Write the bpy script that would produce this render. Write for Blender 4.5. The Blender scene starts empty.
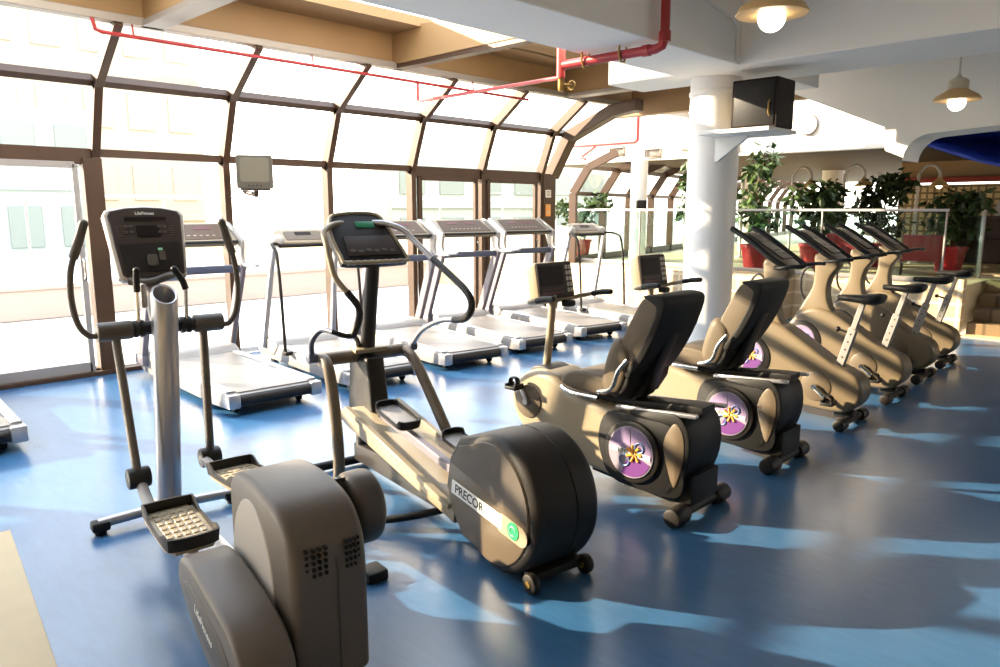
import bpy, bmesh, math, random
from mathutils import Vector, Matrix
random.seed(7)
sc = bpy.context.scene
COL = sc.collection
PI = math.pi

# ------------------------------------------------------------------ materials
MATS = {}
def srgb(r, g, b):
    f = lambda c: (c/255/12.92) if c/255 <= .04045 else ((c/255+.055)/1.055)**2.4
    return (f(r), f(g), f(b))
def mat(name, col, rough=.5, metal=0., spec=.5, noise=0., nscale=8., bump=0., bscale=60., coat=0.):
    if name in MATS: return MATS[name]
    m = bpy.data.materials.new(name); m.use_nodes = True
    nt = m.node_tree; b = nt.nodes['Principled BSDF']
    b.inputs['Base Color'].default_value = (*col, 1)
    b.inputs['Roughness'].default_value = rough
    b.inputs['Metallic'].default_value = metal
    b.inputs['Specular IOR Level'].default_value = spec
    if coat: b.inputs['Coat Weight'].default_value = coat
    tc = nt.nodes.new('ShaderNodeTexCoord')
    if noise:
        n = nt.nodes.new('ShaderNodeTexNoise'); n.inputs['Scale'].default_value = nscale; n.inputs['Detail'].default_value = 6
        nt.links.new(tc.outputs['Object'], n.inputs['Vector'])
        r = nt.nodes.new('ShaderNodeValToRGB')
        r.color_ramp.elements[0].position = .3; r.color_ramp.elements[1].position = .7
        r.color_ramp.elements[0].color = (*[c*(1-noise) for c in col], 1)
        r.color_ramp.elements[1].color = (*[min(1, c*(1+noise)) for c in col], 1)
        nt.links.new(n.outputs['Fac'], r.inputs['Fac']); nt.links.new(r.outputs['Color'], b.inputs['Base Color'])
    if bump:
        n2 = nt.nodes.new('ShaderNodeTexNoise'); n2.inputs['Scale'].default_value = bscale; n2.inputs['Detail'].default_value = 4
        nt.links.new(tc.outputs['Object'], n2.inputs['Vector'])
        bp = nt.nodes.new('ShaderNodeBump'); bp.inputs['Strength'].default_value = bump; bp.inputs['Distance'].default_value = .01
        nt.links.new(n2.outputs['Fac'], bp.inputs['Height']); nt.links.new(bp.outputs['Normal'], b.inputs['Normal'])
    MATS[name] = m
    return m
def emit(name, col, strength):
    m = bpy.data.materials.new(name); m.use_nodes = True
    b = m.node_tree.nodes['Principled BSDF']
    b.inputs['Base Color'].default_value = (*col, 1)
    b.inputs['Emission Color'].default_value = (*col, 1); b.inputs['Emission Strength'].default_value = strength
    MATS[name] = m
    return m
def glass(name, tint, refl=.06):
    m = bpy.data.materials.new(name); m.use_nodes = True
    nt = m.node_tree; nt.nodes.clear()
    o = nt.nodes.new('ShaderNodeOutputMaterial'); mx = nt.nodes.new('ShaderNodeMixShader')
    t = nt.nodes.new('ShaderNodeBsdfTransparent'); t.inputs['Color'].default_value = (*tint, 1)
    g = nt.nodes.new('ShaderNodeBsdfGlossy'); g.inputs['Roughness'].default_value = .02
    lw = nt.nodes.new('ShaderNodeLayerWeight'); lw.inputs['Blend'].default_value = .25
    mu = nt.nodes.new('ShaderNodeMath'); mu.operation = 'MULTIPLY'; mu.inputs[1].default_value = refl*5
    nt.links.new(lw.outputs['Fresnel'], mu.inputs[0]); nt.links.new(mu.outputs[0], mx.inputs['Fac'])
    nt.links.new(t.outputs[0], mx.inputs[1]); nt.links.new(g.outputs[0], mx.inputs[2]); nt.links.new(mx.outputs[0], o.inputs['Surface'])
    MATS[name] = m
    return m
def tile_mat(name, c1, c2, mortar, scale, bw=.5, rh=.5, rough=.4, axes='XZ', offset=0.):
    m = bpy.data.materials.new(name); m.use_nodes = True
    nt = m.node_tree; b = nt.nodes['Principled BSDF']; b.inputs['Roughness'].default_value = rough
    tc = nt.nodes.new('ShaderNodeTexCoord'); sp = nt.nodes.new('ShaderNodeSeparateXYZ'); cb = nt.nodes.new('ShaderNodeCombineXYZ')
    nt.links.new(tc.outputs['Object'], sp.inputs[0])
    nt.links.new(sp.outputs[axes[0]], cb.inputs[0]); nt.links.new(sp.outputs[axes[1]], cb.inputs[1])
    br = nt.nodes.new('ShaderNodeTexBrick'); br.offset = offset
    br.inputs['Color1'].default_value = (*c1, 1); br.inputs['Color2'].default_value = (*c2, 1); br.inputs['Mortar'].default_value = (*mortar, 1)
    br.inputs['Scale'].default_value = scale; br.inputs['Mortar Size'].default_value = .02
    br.inputs['Brick Width'].default_value = bw; br.inputs['Row Height'].default_value = rh
    nt.links.new(cb.outputs[0], br.inputs['Vector']); nt.links.new(br.outputs['Color'], b.inputs['Base Color'])
    MATS[name] = m
    return m

# blue vinyl floor: fine directional mottling and a satin finish
def floor_material():
    m = bpy.data.materials.new('blue_vinyl'); m.use_nodes = True
    nt = m.node_tree; b = nt.nodes['Principled BSDF']
    tc = nt.nodes.new('ShaderNodeTexCoord'); mp = nt.nodes.new('ShaderNodeMapping')
    mp.inputs['Scale'].default_value = (9, 2.2, 1); mp.inputs['Rotation'].default_value = (0, 0, .5)
    nt.links.new(tc.outputs['Object'], mp.inputs['Vector'])
    n = nt.nodes.new('ShaderNodeTexNoise'); n.inputs['Scale'].default_value = 2.4; n.inputs['Detail'].default_value = 9; n.inputs['Roughness'].default_value = .65
    nt.links.new(mp.outputs[0], n.inputs['Vector'])
    r = nt.nodes.new('ShaderNodeValToRGB')
    r.color_ramp.elements[0].position = .3; r.color_ramp.elements[1].position = .72
    r.color_ramp.elements[0].color = (.028, .098, .215, 1); r.color_ramp.elements[1].color = (.042, .134, .275, 1)
    nt.links.new(n.outputs['Fac'], r.inputs['Fac']); nt.links.new(r.outputs['Color'], b.inputs['Base Color'])
    n3 = nt.nodes.new('ShaderNodeTexNoise'); n3.inputs['Scale'].default_value = 1.3; n3.inputs['Detail'].default_value = 3
    nt.links.new(tc.outputs['Object'], n3.inputs['Vector'])
    mr = nt.nodes.new('ShaderNodeMapRange'); mr.inputs['To Min'].default_value = .24; mr.inputs['To Max'].default_value = .36
    b.inputs['Coat Weight'].default_value = .5; b.inputs['Coat Roughness'].default_value = .22
    nt.links.new(n3.outputs['Fac'], mr.inputs['Value']); nt.links.new(mr.outputs[0], b.inputs['Roughness'])
    bp = nt.nodes.new('ShaderNodeBump'); bp.inputs['Strength'].default_value = .08; bp.inputs['Distance'].default_value = .01
    nt.links.new(n.outputs['Fac'], bp.inputs['Height']); nt.links.new(bp.outputs[0], b.inputs['Normal'])
    MATS['blue_vinyl'] = m
    return m
floor_material()
mat('beige_vinyl', srgb(172, 153, 118), .45, noise=.05, nscale=5)
mat('white_paint', srgb(240, 234, 224), .6, noise=.02, nscale=1.5)
mat('ceiling_paint', srgb(247, 240, 230), .7, noise=.02, nscale=1.5)
mat('column_paint', srgb(236, 232, 226), .35)
mat('coffer_brown', srgb(150, 118, 78), .6, noise=.05, nscale=2)
mat('coffer_dark', srgb(58, 44, 28), .65, noise=.06, nscale=2)
mat('bronze', srgb(70, 48, 31), .45, metal=.2, noise=.08, nscale=4)
mat('alu_trim', srgb(150, 140, 128), .45, metal=.3)
mat('wall_brown', srgb(120, 104, 84), .7, noise=.04, nscale=1.5)
mat('seat_taupe', srgb(96, 84, 68), .5, spec=.3, bump=.08, bscale=90)
mat('white_trim', srgb(228, 226, 220), .5)
mat('red_pipe', srgb(170, 48, 48), .4)
mat('brass_fitting', srgb(150, 120, 60), .4, metal=.7)
mat('black_rubber', (.008, .0075, .007), .6, spec=.3)
mat('black_plastic', (.009, .008, .007), .5, spec=.3, bump=.05, bscale=180)
mat('vinyl_black', (.009, .008, .007), .6, spec=.25, bump=.1, bscale=90)
mat('taupe', srgb(150, 136, 112), .36, noise=.03, nscale=3)
mat('taupe_mid', srgb(116, 101, 78), .4, noise=.03, nscale=3)
mat('taupe_dark', srgb(98, 84, 66), .4, noise=.03, nscale=3)
mat('warm_grey', srgb(98, 90, 82), .42, bump=.04, bscale=220)
mat('warm_grey_dark', srgb(80, 72, 64), .45, bump=.04, bscale=220)
mat('pale_grey', srgb(188, 182, 174), .4)
mat('charcoal', srgb(33, 28, 24), .48, spec=.35)
mat('console_face', srgb(62, 52, 48), .55, spec=.3)
mat('panel_brown', srgb(86, 66, 50), .5, spec=.3)
mat('lcd', srgb(30, 18, 16), .5, spec=.2)
mat('red_led', srgb(90, 30, 30), .4)
mat('silver', srgb(176, 174, 176), .32, metal=.75)
mat('silver_paint', srgb(152, 146, 141), .42, metal=.15)
mat('lavender_grey', srgb(112, 106, 114), .45)
mat('chrome', srgb(215, 212, 206), .15, metal=1.)
mat('slate_blue', srgb(70, 74, 92), .45)
mat('belt', srgb(112, 106, 102), .38, bump=.06, bscale=300)
mat('white_label', srgb(236, 234, 228), .5)
mat('black_ink', srgb(28, 26, 24), .5)
mat('green_dot', srgb(40, 160, 96), .4)
mat('green_pale', srgb(150, 220, 180), .4)
mat('green_display', srgb(40, 120, 84), .35)
mat('badge_lavender', srgb(146, 126, 158), .4)
mat('badge_purple', srgb(104, 56, 118), .4)
mat('badge_grey', srgb(150, 138, 150), .4)
mat('badge_orange', srgb(226, 160, 60), .4)
mat('badge_blue', srgb(96, 130, 180), .4)
mat('speaker_brown', srgb(30, 17, 11), .6, spec=.2, noise=.15, nscale=3)
mat('yellow_sticker', srgb(240, 220, 150), .5)
mat('tv_grey', srgb(84, 78, 66), .45)
mat('tv_screen', srgb(118, 112, 96), .2)
mat('lamp_shade', srgb(214, 176, 120), .45)
mat('lamp_top', srgb(206, 196, 176), .5)
emit('globe_glow', (1., .85, .64), 9.)
mat('paper_white', srgb(232, 226, 214), .7)
mat('paper_orange', srgb(236, 156, 72), .7)
mat('clock_face', srgb(244, 240, 230), .4)
mat('red_pot', srgb(160, 32, 36), .4)
mat('soil', (.03, .02, .012), .9)
mat('leaf', srgb(62, 86, 36), .45, noise=.35, nscale=3)
mat('leaf_dark', srgb(46, 66, 30), .45, noise=.35, nscale=3)
mat('bark', srgb(96, 72, 48), .8, noise=.2, nscale=12)
mat('red_fabric', srgb(128, 22, 34), .7)
mat('blue_vault', srgb(24, 52, 150), .5)
mat('red_trim', srgb(140, 40, 28), .5)
mat('dark_wood', srgb(58, 34, 24), .5, noise=.2, nscale=4)
mat('terrace', srgb(232, 228, 222), .6, noise=.04, nscale=2)
mat('building_cream', srgb(176, 166, 148), .8, noise=.04, nscale=.3)
mat('building_pink', srgb(176, 158, 146), .8)
mat('building_green', srgb(150, 157, 152), .7)
mat('window_green', srgb(122, 130, 125), .25)
mat('stone_path', srgb(210, 190, 150), .5, noise=.06, nscale=2)
tile_mat('tile_beige', srgb(196, 172, 136), srgb(190, 166, 130), srgb(222, 204, 172), 1., .2, .2, .4, 'YZ')
tile_mat('tile_small', srgb(206, 180, 124), srgb(196, 168, 110), srgb(120, 96, 60), 1., .12, .12, .35, 'YZ')
tile_mat('tile_step', srgb(128, 106, 78), srgb(122, 100, 72), srgb(96, 78, 56), 1., .3, .3, .4, 'XY')
glass('window_glass', (.97, .975, .965), .05)
glass('rail_glass', (.80, .90, .87), .06)

# ------------------------------------------------------------------ mesh builder
def V(*a): return Vector(a if len(a) > 1 else a[0])
def catmull(pts, n, closed=False):
    P = [Vector(p) for p in pts]; out = []
    N = len(P); segs = N if closed else N-1
    for i in range(segs):
        if closed: p0, p1, p2, p3 = P[(i-1) % N], P[i], P[(i+1) % N], P[(i+2) % N]
        else: p0, p1, p2, p3 = P[max(i-1, 0)], P[i], P[i+1], P[min(i+2, N-1)]
        for k in range(n):
            t = k/n
            out.append(.5*((2*p1)+(-p0+p2)*t+(2*p0-5*p1+4*p2-p3)*t*t+(-p0+3*p1-3*p2+p3)*t**3))
    if not closed: out.append(P[-1])
    return out
class MB:
    def __init__(s): s.bm = bmesh.new(); s.mi = 0
    def _merge(s, b2, M=None):
        if M is not None: bmesh.ops.transform(b2, matrix=M, verts=b2.verts)
        vm = {}
        for v in b2.verts: vm[v] = s.bm.verts.new(v.co)
        for f in b2.faces:
            try:
                nf = s.bm.faces.new([vm[v] for v in f.verts]); nf.material_index = s.mi
            except ValueError: pass
        b2.free()
        return s
    def box(s, c, size, bev=.004, seg=2, rot=None):
        b = bmesh.new(); bmesh.ops.create_cube(b, size=1)
        bmesh.ops.scale(b, vec=size, verts=b.verts)
        bev = min(bev, min(size)*.45)
        if bev > 0: bmesh.ops.bevel(b, geom=list(b.edges), offset=bev, segments=seg, profile=.5, affect='EDGES')
        M = Matrix.Translation(c)
        if rot is not None: M = M @ rot.to_4x4()
        return s._merge(b, M)
    def prism(s, pts, x0, x1, bev=.01, seg=2, smooth=0, axis='X', M=None):
        """outline pts (a,b) extruded along axis; X: (y,z); Y: (x,z); Z: (x,y)"""
        if smooth: pts = [(p.x, p.y) for p in catmull([Vector((p[0], p[1], 0)) for p in pts], smooth, True)]
        b = bmesh.new()
        def mk(t, p):
            return {'X': (t, p[0], p[1]), 'Y': (p[0], t, p[1]), 'Z': (p[0], p[1], t)}[axis]
        A = [b.verts.new(mk(x0, p)) for p in pts]; B = [b.verts.new(mk(x1, p)) for p in pts]
        f1 = b.faces.new(A); f2 = b.faces.new(B[::-1])
        n = len(pts)
        for i in range(n): b.faces.new([A[i], B[i], B[(i+1) % n], A[(i+1) % n]])
        bmesh.ops.recalc_face_normals(b, faces=b.faces)
        if bev > 0:
            ed = list({e for f in (f1, f2) for e in f.edges})
            bmesh.ops.bevel(b, geom=ed, offset=min(bev, abs(x1-x0)*.49), segments=seg, profile=.5, affect='EDGES', clamp_overlap=True)
        return s._merge(b, M)
    def loft(s, rings, cap=True):
        """rings: list of equal-length closed loops of points"""
        vs = [[s.bm.verts.new(p) for p in r] for r in rings]
        n = len(rings[0])
        for a, b in zip(vs, vs[1:]):
            for i in range(n):
                f = s.bm.faces.new([a[i], a[(i+1) % n], b[(i+1) % n], b[i]]); f.material_index = s.mi
        if cap:
            for r in (vs[0][::-1], vs[-1]):
                f = s.bm.faces.new(r); f.material_index = s.mi
        return s
    def tube(s, pts, r, n=10, smooth=0, sx=1., closed=False, up=None):
        P = catmull(pts, smooth, closed) if smooth else [Vector(p) for p in pts]
        m = len(P)
        R = r if isinstance(r, (list, tuple)) else [r]*m
        if len(R) != m:
            R = [R[min(len(R)-1, int(i/(m-1)*(len(R)-1)))]*(1-((i/(m-1)*(len(R)-1)) % 1)) + R[min(len(R)-1, int(i/(m-1)*(len(R)-1))+1)]*((i/(m-1)*(len(R)-1)) % 1) for i in range(m)]
        rings = []; prev = None
        for i in range(m):
            if closed: d = P[(i+1) % m]-P[i-1]
            else: d = P[min(i+1, m-1)]-P[max(i-1, 0)]
            d.normalize()
            if prev is None:
                u = Vector(up) if up else (Vector((0, 0, 1)) if abs(d.z) < .9 else Vector((1, 0, 0)))
                a = (u-d*u.dot(d)).normalized()
            else:
                a = (prev-d*prev.dot(d)).normalized()
            prev = a; b = d.cross(a)
            rings.append([P[i]+a*math.cos(2*PI*k/n)*R[i]*sx+b*math.sin(2*PI*k/n)*R[i] for k in range(n)])
        if closed: rings.append(rings[0]); return s.loft(rings, cap=False)
        return s.loft(rings)
    def cyl(s, p0, p1, r0, r1=None, n=20, bev=0.):
        p0, p1 = Vector(p0), Vector(p1); r1 = r0 if r1 is None else r1
        if bev:
            d = (p1-p0).normalized()*bev
            return s.tube([p0, p0+d*.3, p0+d, p1-d, p1-d*.3, p1], [r0-bev, r0-bev*.3, r0, r1, r1-bev*.3, r1-bev], n)
        return s.tube([p0, p1], [r0, r1], n)
    def lathe(s, prof, n=28, M=None):
        b = bmesh.new(); rings = []
        for r, z in prof: rings.append([b.verts.new((max(r, 1e-4)*math.cos(2*PI*k/n), max(r, 1e-4)*math.sin(2*PI*k/n), z)) for k in range(n)])
        for A, B in zip(rings, rings[1:]):
            for i in range(n): b.faces.new([A[i], A[(i+1) % n], B[(i+1) % n], B[i]])
        b.faces.new(rings[0][::-1]); b.faces.new(rings[-1])
        return s._merge(b, M)
    def ball(s, c, r, sc=(1, 1, 1), u=16, v=10, rot=None):
        b = bmesh.new(); bmesh.ops.create_uvsphere(b, u_segments=u, v_segments=v, radius=r)
        M = Matrix.Translation(c)
        if rot is not None: M = M @ rot.to_4x4()
        return s._merge(b, M @ Matrix.Diagonal((*sc, 1)))
    def quad(s, a, b, c, d):
        f = s.bm.faces.new([s.bm.verts.new(p) for p in (a, b, c, d)]); f.material_index = s.mi
        return s
    def obj(s, name, m, parent=None, loc=None, smooth=True, angle=38, rot=None):
        bmesh.ops.recalc_face_normals(s.bm, faces=s.bm.faces)
        me = bpy.data.meshes.new(name); s.bm.to_mesh(me); s.bm.free()
        for x in (m if isinstance(m, (list, tuple)) else [m]): me.materials.append(MATS[x])
        if smooth:
            me.shade_smooth()
            me.set_sharp_from_angle(angle=math.radians(angle))
        o = bpy.data.objects.new(name, me); COL.objects.link(o)
        if parent is not None: o.parent = parent
        if loc is not None: o.location = loc
        if rot is not None: o.rotation_euler = rot
        return o
def each(mb, name, m, parent=None, **kw):
    """one object per loose piece of the builder's mesh"""
    bm = mb.bm; seen = set(); out = []
    for v0 in list(bm.verts):
        if v0 in seen: continue
        st = [v0]; isl = []; seen.add(v0)
        while st:
            v = st.pop(); isl.append(v)
            for e in v.link_edges:
                w_ = e.other_vert(v)
                if w_ not in seen: seen.add(w_); st.append(w_)
        p = MB(); mp = {v: p.bm.verts.new(v.co) for v in isl}
        for f in {f for v in isl for f in v.link_faces}: p.bm.faces.new([mp[v] for v in f.verts])
        out.append(p.obj(name, m, parent, **kw))
    bm.free()
    return out
def tag(o, label=None, cat=None, group=None, kind=None):
    if label: o['label'] = label
    if cat: o['category'] = cat
    if group: o['group'] = group
    if kind: o['kind'] = kind
    return o
def thing(name, label, cat, loc=(0, 0, 0), deg=0, group=None):
    """deg: heading, clockwise from +Y"""
    o = bpy.data.objects.new(name, None); COL.objects.link(o)
    o.empty_display_size = .2; o.location = loc; o.rotation_euler = (0, 0, math.radians(-deg))
    return tag(o, label, cat, group)
def dup(root, loc, deg, label, group=None):
    r = root.copy(); COL.objects.link(r); r.location = loc; r.rotation_euler = (0, 0, math.radians(-deg))
    r['label'] = label
    if group: r['group'] = group
    for ch in list(root.children):
        c = ch.copy(); COL.objects.link(c); c.parent = r
        for g in list(ch.children):
            d = g.copy(); COL.objects.link(d); d.parent = c
    return r
def text_obj(name, body, size, m, parent, M, depth=.0006):
    cu = bpy.data.curves.new(name, 'FONT'); cu.body = body; cu.size = size; cu.extrude = depth
    cu.align_x = 'CENTER'; cu.align_y = 'CENTER'; cu.offset = size*.012
    t = bpy.data.objects.new(name+'_src', cu); COL.objects.link(t)
    bpy.context.view_layer.update()
    me = bpy.data.meshes.new_from_object(t.evaluated_get(bpy.context.evaluated_depsgraph_get()))
    bpy.data.objects.remove(t); bpy.data.curves.remove(cu)
    me.name = name; me.transform(M); me.materials.clear(); me.materials.append(MATS[m])
    o = bpy.data.objects.new(name, me); COL.objects.link(o); o.parent = parent
    return o
def frame_M(origin, xdir, ydir):
    x = Vector(xdir).normalized(); y = Vector(ydir); y = (y-x*y.dot(x)).normalized(); z = x.cross(y)
    M = Matrix((x, y, z)).transposed().to_4x4(); M.translation = Vector(origin)
    return M
def struct(o): return tag(o, kind='structure')
def rotx(d): return Matrix.Rotation(math.radians(d), 3, 'X')
def roty(d): return Matrix.Rotation(math.radians(d), 3, 'Y')
def rotz(d): return Matrix.Rotation(math.radians(d), 3, 'Z')

# ------------------------------------------------------------------ the room
def bar(mb, p0, p1, side, w, d, bev=.004):
    """rectangular bar from p0 to p1, w wide along side, d deep"""
    p0, p1 = Vector(p0), Vector(p1); L = (p1-p0).length
    M = frame_M((p0+p1)/2, p1-p0, side)
    b = bmesh.new(); bmesh.ops.create_cube(b, size=1); bmesh.ops.scale(b, vec=(L, w, d), verts=b.verts)
    if bev: bmesh.ops.bevel(b, geom=list(b.edges), offset=bev, segments=1, affect='EDGES')
    return mb._merge(b, M)

m = MB(); m.prism([(-9.5, -5), (11.02, -5), (11.02, 4.9), (10.48, 4.9), (10.48, 7.86), (-9.5, 7.86)], -.12, 0, 0, axis='Z')
struct(m.obj('floor', 'blue_vinyl', smooth=False))
m = MB(); m.prism([(-9.5, -5), (-.34, -5), (.80, 4.28), (-9.5, 4.28)], -.02, .004, .002, 1, axis='Z')
struct(m.obj('floor_walkway', 'beige_vinyl', smooth=False))

# curved greenhouse glazing along the left side
PA, PB, PC, PD = (7.96, 0.), (7.96, 2.13), (7.70, 2.80), (7.08, 3.25)
XS = [2.5+1.3*i for i in range(-9, 6)]
for i, x0 in enumerate(XS[:-1]):
    x1 = XS[i+1]; m = MB()
    P = [Vector((0, *p)) for p in (PA, PB, PC, PD)]
    rw = .075
    for a, b in zip(P, P[1:]):
        d = (b-a).normalized(); n = Vector((0, -d.z, d.y)) if d.z >= 0 else Vector((0, d.z, -d.y))
        o = Vector((x0, 0, 0)) + n*.05
        bar(m, a+o-d*.02, b+o+d*.03, (1, 0, 0), rw, .13)
    # head, purlin and sill
    hd = .15 if (i in (8, 12, 13)) else .075
    m.box(((x0+x1)/2, 7.93, 2.17-hd/2+.02), (x1-x0-rw*.9, .12, hd), .004)
    m.box(((x0+x1)/2, 7.67, 2.795), (x1-x0-rw*.9, .09, .07), .004, rot=rotx(50))
    if i == len(XS)-2:
        for a, b in zip(P, P[1:]):
            d = (b-a).normalized(); n = Vector((0, -d.z, d.y)) if d.z >= 0 else Vector((0, d.z, -d.y))
            o = Vector((x1, 0, 0)) + n*.05
            bar(m, a+o-d*.02, b+o+d*.03, (1, 0, 0), rw, .13)
        m.box((x1+.2, 7.67, 2.795), (.4, .09, .07), .004, rot=rotx(50)); m.box((x1+.15, 7.93, 2.11), (.3, .12, .12), .004)
    w = m.obj('window_%d' % (i+1), 'bronze', smooth=False); struct(w)
    s_ = MB()
    s_.box(((x0+x1)/2, 7.95, .03), (x1-x0-rw*.9, .14, .06), .006); s_.obj('sill', 'white_trim' if i > 8 else 'bronze', w, smooth=False)
    for nm, a, b in (('lower_pane', P[0], P[1]), ('middle_pane', P[1], P[2]), ('upper_pane', P[2], P[3])):
        g = MB()
        d = (b-a).normalized(); n = Vector((0, -d.z, d.y)); n = n if n.y > 0 else -n
        lo, hi = a+n*.02, b+n*.02
        g.loft([[Vector((x0, 0, 0))+lo, Vector((x1, 0, 0))+lo, Vector((x1, 0, 0))+hi, Vector((x0, 0, 0))+hi],
                [Vector((x0, 0, 0))+lo+n*.006, Vector((x1, 0, 0))+lo+n*.006, Vector((x1, 0, 0))+hi+n*.006, Vector((x0, 0, 0))+hi+n*.006]])
        g.obj(nm, 'window_glass', w, smooth=False)
# unseen panels added to keep sun off the left floor and front elliptical
m = MB(); m.box((-3.05, 7.95, 2.7), (1.3, .2, 2.2), 0); m.box((-3.05, 7.5, 3.3), (1.3, 1.1, .2), 0); m.box((-1.92, 7.95, 1.87), (1.0, .2, .58), 0); struct(m.obj('sun_block_panels', 'white_paint', smooth=False))
# sliding door leaf in the left bay, two door leaves in the right bays
for k, (xa, xb, xs, tone) in enumerate(((1.24, 2.30, .05, 'silver_paint'), (6.5, 7.55, .06, 'bronze'), (7.8, 8.85, .06, 'bronze'))):
    m = MB()
    for xx in (xa, xb): m.box((xx, 7.86, 1.03), (xs, .05, 2.02), .004)
    m.box(((xa+xb)/2, 7.86, .09), (xb-xa, .05, .1), .004); m.box(((xa+xb)/2, 7.86, 2.03), (xb-xa, .05, .06), .004)
    d = struct(m.obj('door_%d' % (k+1), tone, smooth=False))
    h = MB(); h.tube([(xb-.0, 7.83, .95), (xb, 7.80, .98), (xb, 7.80, 1.12), (xb, 7.83, 1.15)], .01, 8); h.obj('door_handle', 'chrome', d)
m = MB(); m.box((.95, 7.84, .02), (4.1, .09, .045), .006); struct(m.obj('trim_1', 'bronze', smooth=False))
# jamb beside the sliding door (wide brown post)
m = MB(); m.box((2.46, 7.90, 1.05), (.17, .13, 2.1), .006); struct(m.obj('trim_2', 'bronze', smooth=False))
# end arch and pier closing the greenhouse
m = MB()
m.box((9.16, 7.93, 1.07), (.30, .20, 2.14), .008)
m.prism([(8.03, 2.10), (7.86, 2.10), (7.50, 2.67), (6.72, 2.97), (6.28, 3.02), (6.28, 3.18), (6.78, 3.13), (7.62, 2.81), (8.03, 2.16)], 9.22, 9.42, .01, 1)
struct(m.obj('trim_3', 'bronze', smooth=False))
for nm, lab, x, z, mt, w, h in (('notice', 'small white notice on the brown pier at the end of the glazing', 9.12, 1.86, 'paper_white', .13, .12),
                               ('notice', 'orange notice on the brown pier below the white one', 9.12, 1.60, 'paper_orange', .12, .19)):
    m = MB(); m.box((x, 7.824, z), (w, .008, h), .002, 1); o = tag(m.obj(nm, mt), lab, 'notice', 'notices on the brown pier')
    if mt == 'paper_white':
        t = MB()
        for k in range(4): t.box((x, 7.8195, z+.035-.022*k), (w*.7, .002, .007), 0)
        t.obj('printed_lines', 'black_ink', o)
    else:
        t = MB(); t.box((x, 7.8195, z+.05), (w*.7, .002, .02), 0); t.box((x, 7.8195, z-.03), (w*.6, .002, .06), 0); t.obj('printed_lines', 'lamp_shade', o)

# edge beam, coffers and joists over the glazing
m = MB(); m.box((1.6, 7.06, 3.235), (22.2, .12, .07), .006); struct(m.obj('trim_4', 'alu_trim', smooth=False))
m = MB(); m.box((1.6, 7.12, 3.42), (22.2, .10, .34), .004); struct(m.obj('trim_5', 'coffer_brown', smooth=False))
m = MB(); m.box((.4, 6.86, 3.63), (19.6, .62, .10), 0); m.box((8.55, 5.2, 3.63), (3.5, 2.8, .10), 0); m.box((-3.1, 5.2, 3.63), (1.4, 2.8, .10), 0); struct(m.obj('ceiling_coffer', 'coffer_brown', smooth=False))  # right bay made solid and unseen left strip added, to shade panel and floor
for k, x in enumerate((-.05, 2.80, 5.55, 8.65)):
    m = MB(); m.box((x, 5.45, 3.43), (.14, 3.24, .36), .004); struct(m.obj('trim_%d' % (6+k), 'coffer_brown', smooth=False))
    m = MB(); m.box((x, 5.45, 3.225), (.20 if k != 2 else .12, 3.24, .05), .004); struct(m.obj('trim_%d' % (10+k), 'alu_trim' if k != 2 else 'bronze', smooth=False))
# fascia and soffit further along
m = MB(); m.box((10.35, 5.6, 3.32), (.18, 3.6, .46), .004); struct(m.obj('trim_14', 'coffer_brown', smooth=False))
# main white beams
m = MB(); m.box((-.8, 3.46, 3.25), (17.2, .68, .86), .01); struct(m.obj('trim_15', 'ceiling_paint', smooth=False))
m = MB(); m.box((6.56, -.9, 3.25), (.92, 8.1, .86), .01); struct(m.obj('trim_16', 'ceiling_paint', smooth=False))
# white boxed-out capital beside the column
m = MB(); m.box((6.48, 4.16, 2.97), (.62, .76, .30), .012); struct(m.obj('trim_17', 'white_paint', smooth=False))
m = MB(); m.box((1.35, -.6, 3.70), (21.7, 8.9, .10), 0); struct(m.obj('ceiling', 'ceiling_paint', smooth=False))
# hanging wall panel with the arch, beyond the cross beam
panel = [(3.78, 3.7), (3.78, 2.94), (2.72, 2.47), (2.70, 2.23), (2.52, 2.15)]
for k in range(9):
    a = k/8*PI/2
    panel.append((2.26+.26*math.cos(a), 2.12+.26*math.sin(a)))
panel += [(1.6, 2.42), (-5, 2.64), (-5, 3.7)]
m = MB(); m.prism(panel, 8.6, 9.15, .008, 1); struct(m.obj('wall_right', 'white_paint', smooth=False))
# column
m = MB(); m.lathe([(.0, 0), (.235, 0), (.235, 2.66), (.245, 2.67), (.245, 2.70), (.235, 2.71), (.235, 2.83), (0, 2.83)], 48)
struct(m.obj('column', 'column_paint', loc=(6.60, 3.60, 0)))
# walls behind and to the side of the camera
m = MB(); m.box((.85, -5.06, 1.85), (20.7, .12, 3.7), 0); struct(m.obj('wall_back', 'white_paint', smooth=False))
m = MB(); m.box((-9.56, 1.4, 1.85), (.12, 12.9, 3.7), 0); struct(m.obj('wall_left', 'white_paint', smooth=False))

# ------------------------------------------------------------------ raised deck behind the knee wall
m = MB(); m.prism([(11.08, 4.55), (10.58, 4.55), (10.58, 9.3), (12.2, 40), (40, 40), (40, -5), (12.2, -5), (12.2, 2.35), (11.08, 2.35)], -.1, .64, 0, axis='Z')
struct(m.obj('floor_deck', 'stone_path', smooth=False))
m = MB(); m.box((11.02, 3.46, .36), (.14, 2.22, .72), .008); struct(m.obj('wall_knee', 'tile_beige', smooth=False))
m = MB(); m.box((10.53, 6.9, .325), (.14, 4.7, .65), .008); m.box((10.78, 4.62, .325), (.5, .14, .65), .008); struct(m.obj('wall_planter', 'tile_beige', smooth=False))
for k in range(4):
    m = MB(); m.box((11.06+.3*k+(1.2-.3*k)/2, -1.3, .08+.16*k), (1.2-.3*k, 7.2, .16), .008)
    struct(m.obj('floor_step_%d' % (k+1), 'tile_step', smooth=False))
m = MB(); m.box((10.93, -1.3, .0), (.26, 7.2, .03), .004); struct(m.obj('trim_18', 'stone_path', smooth=False))
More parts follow.
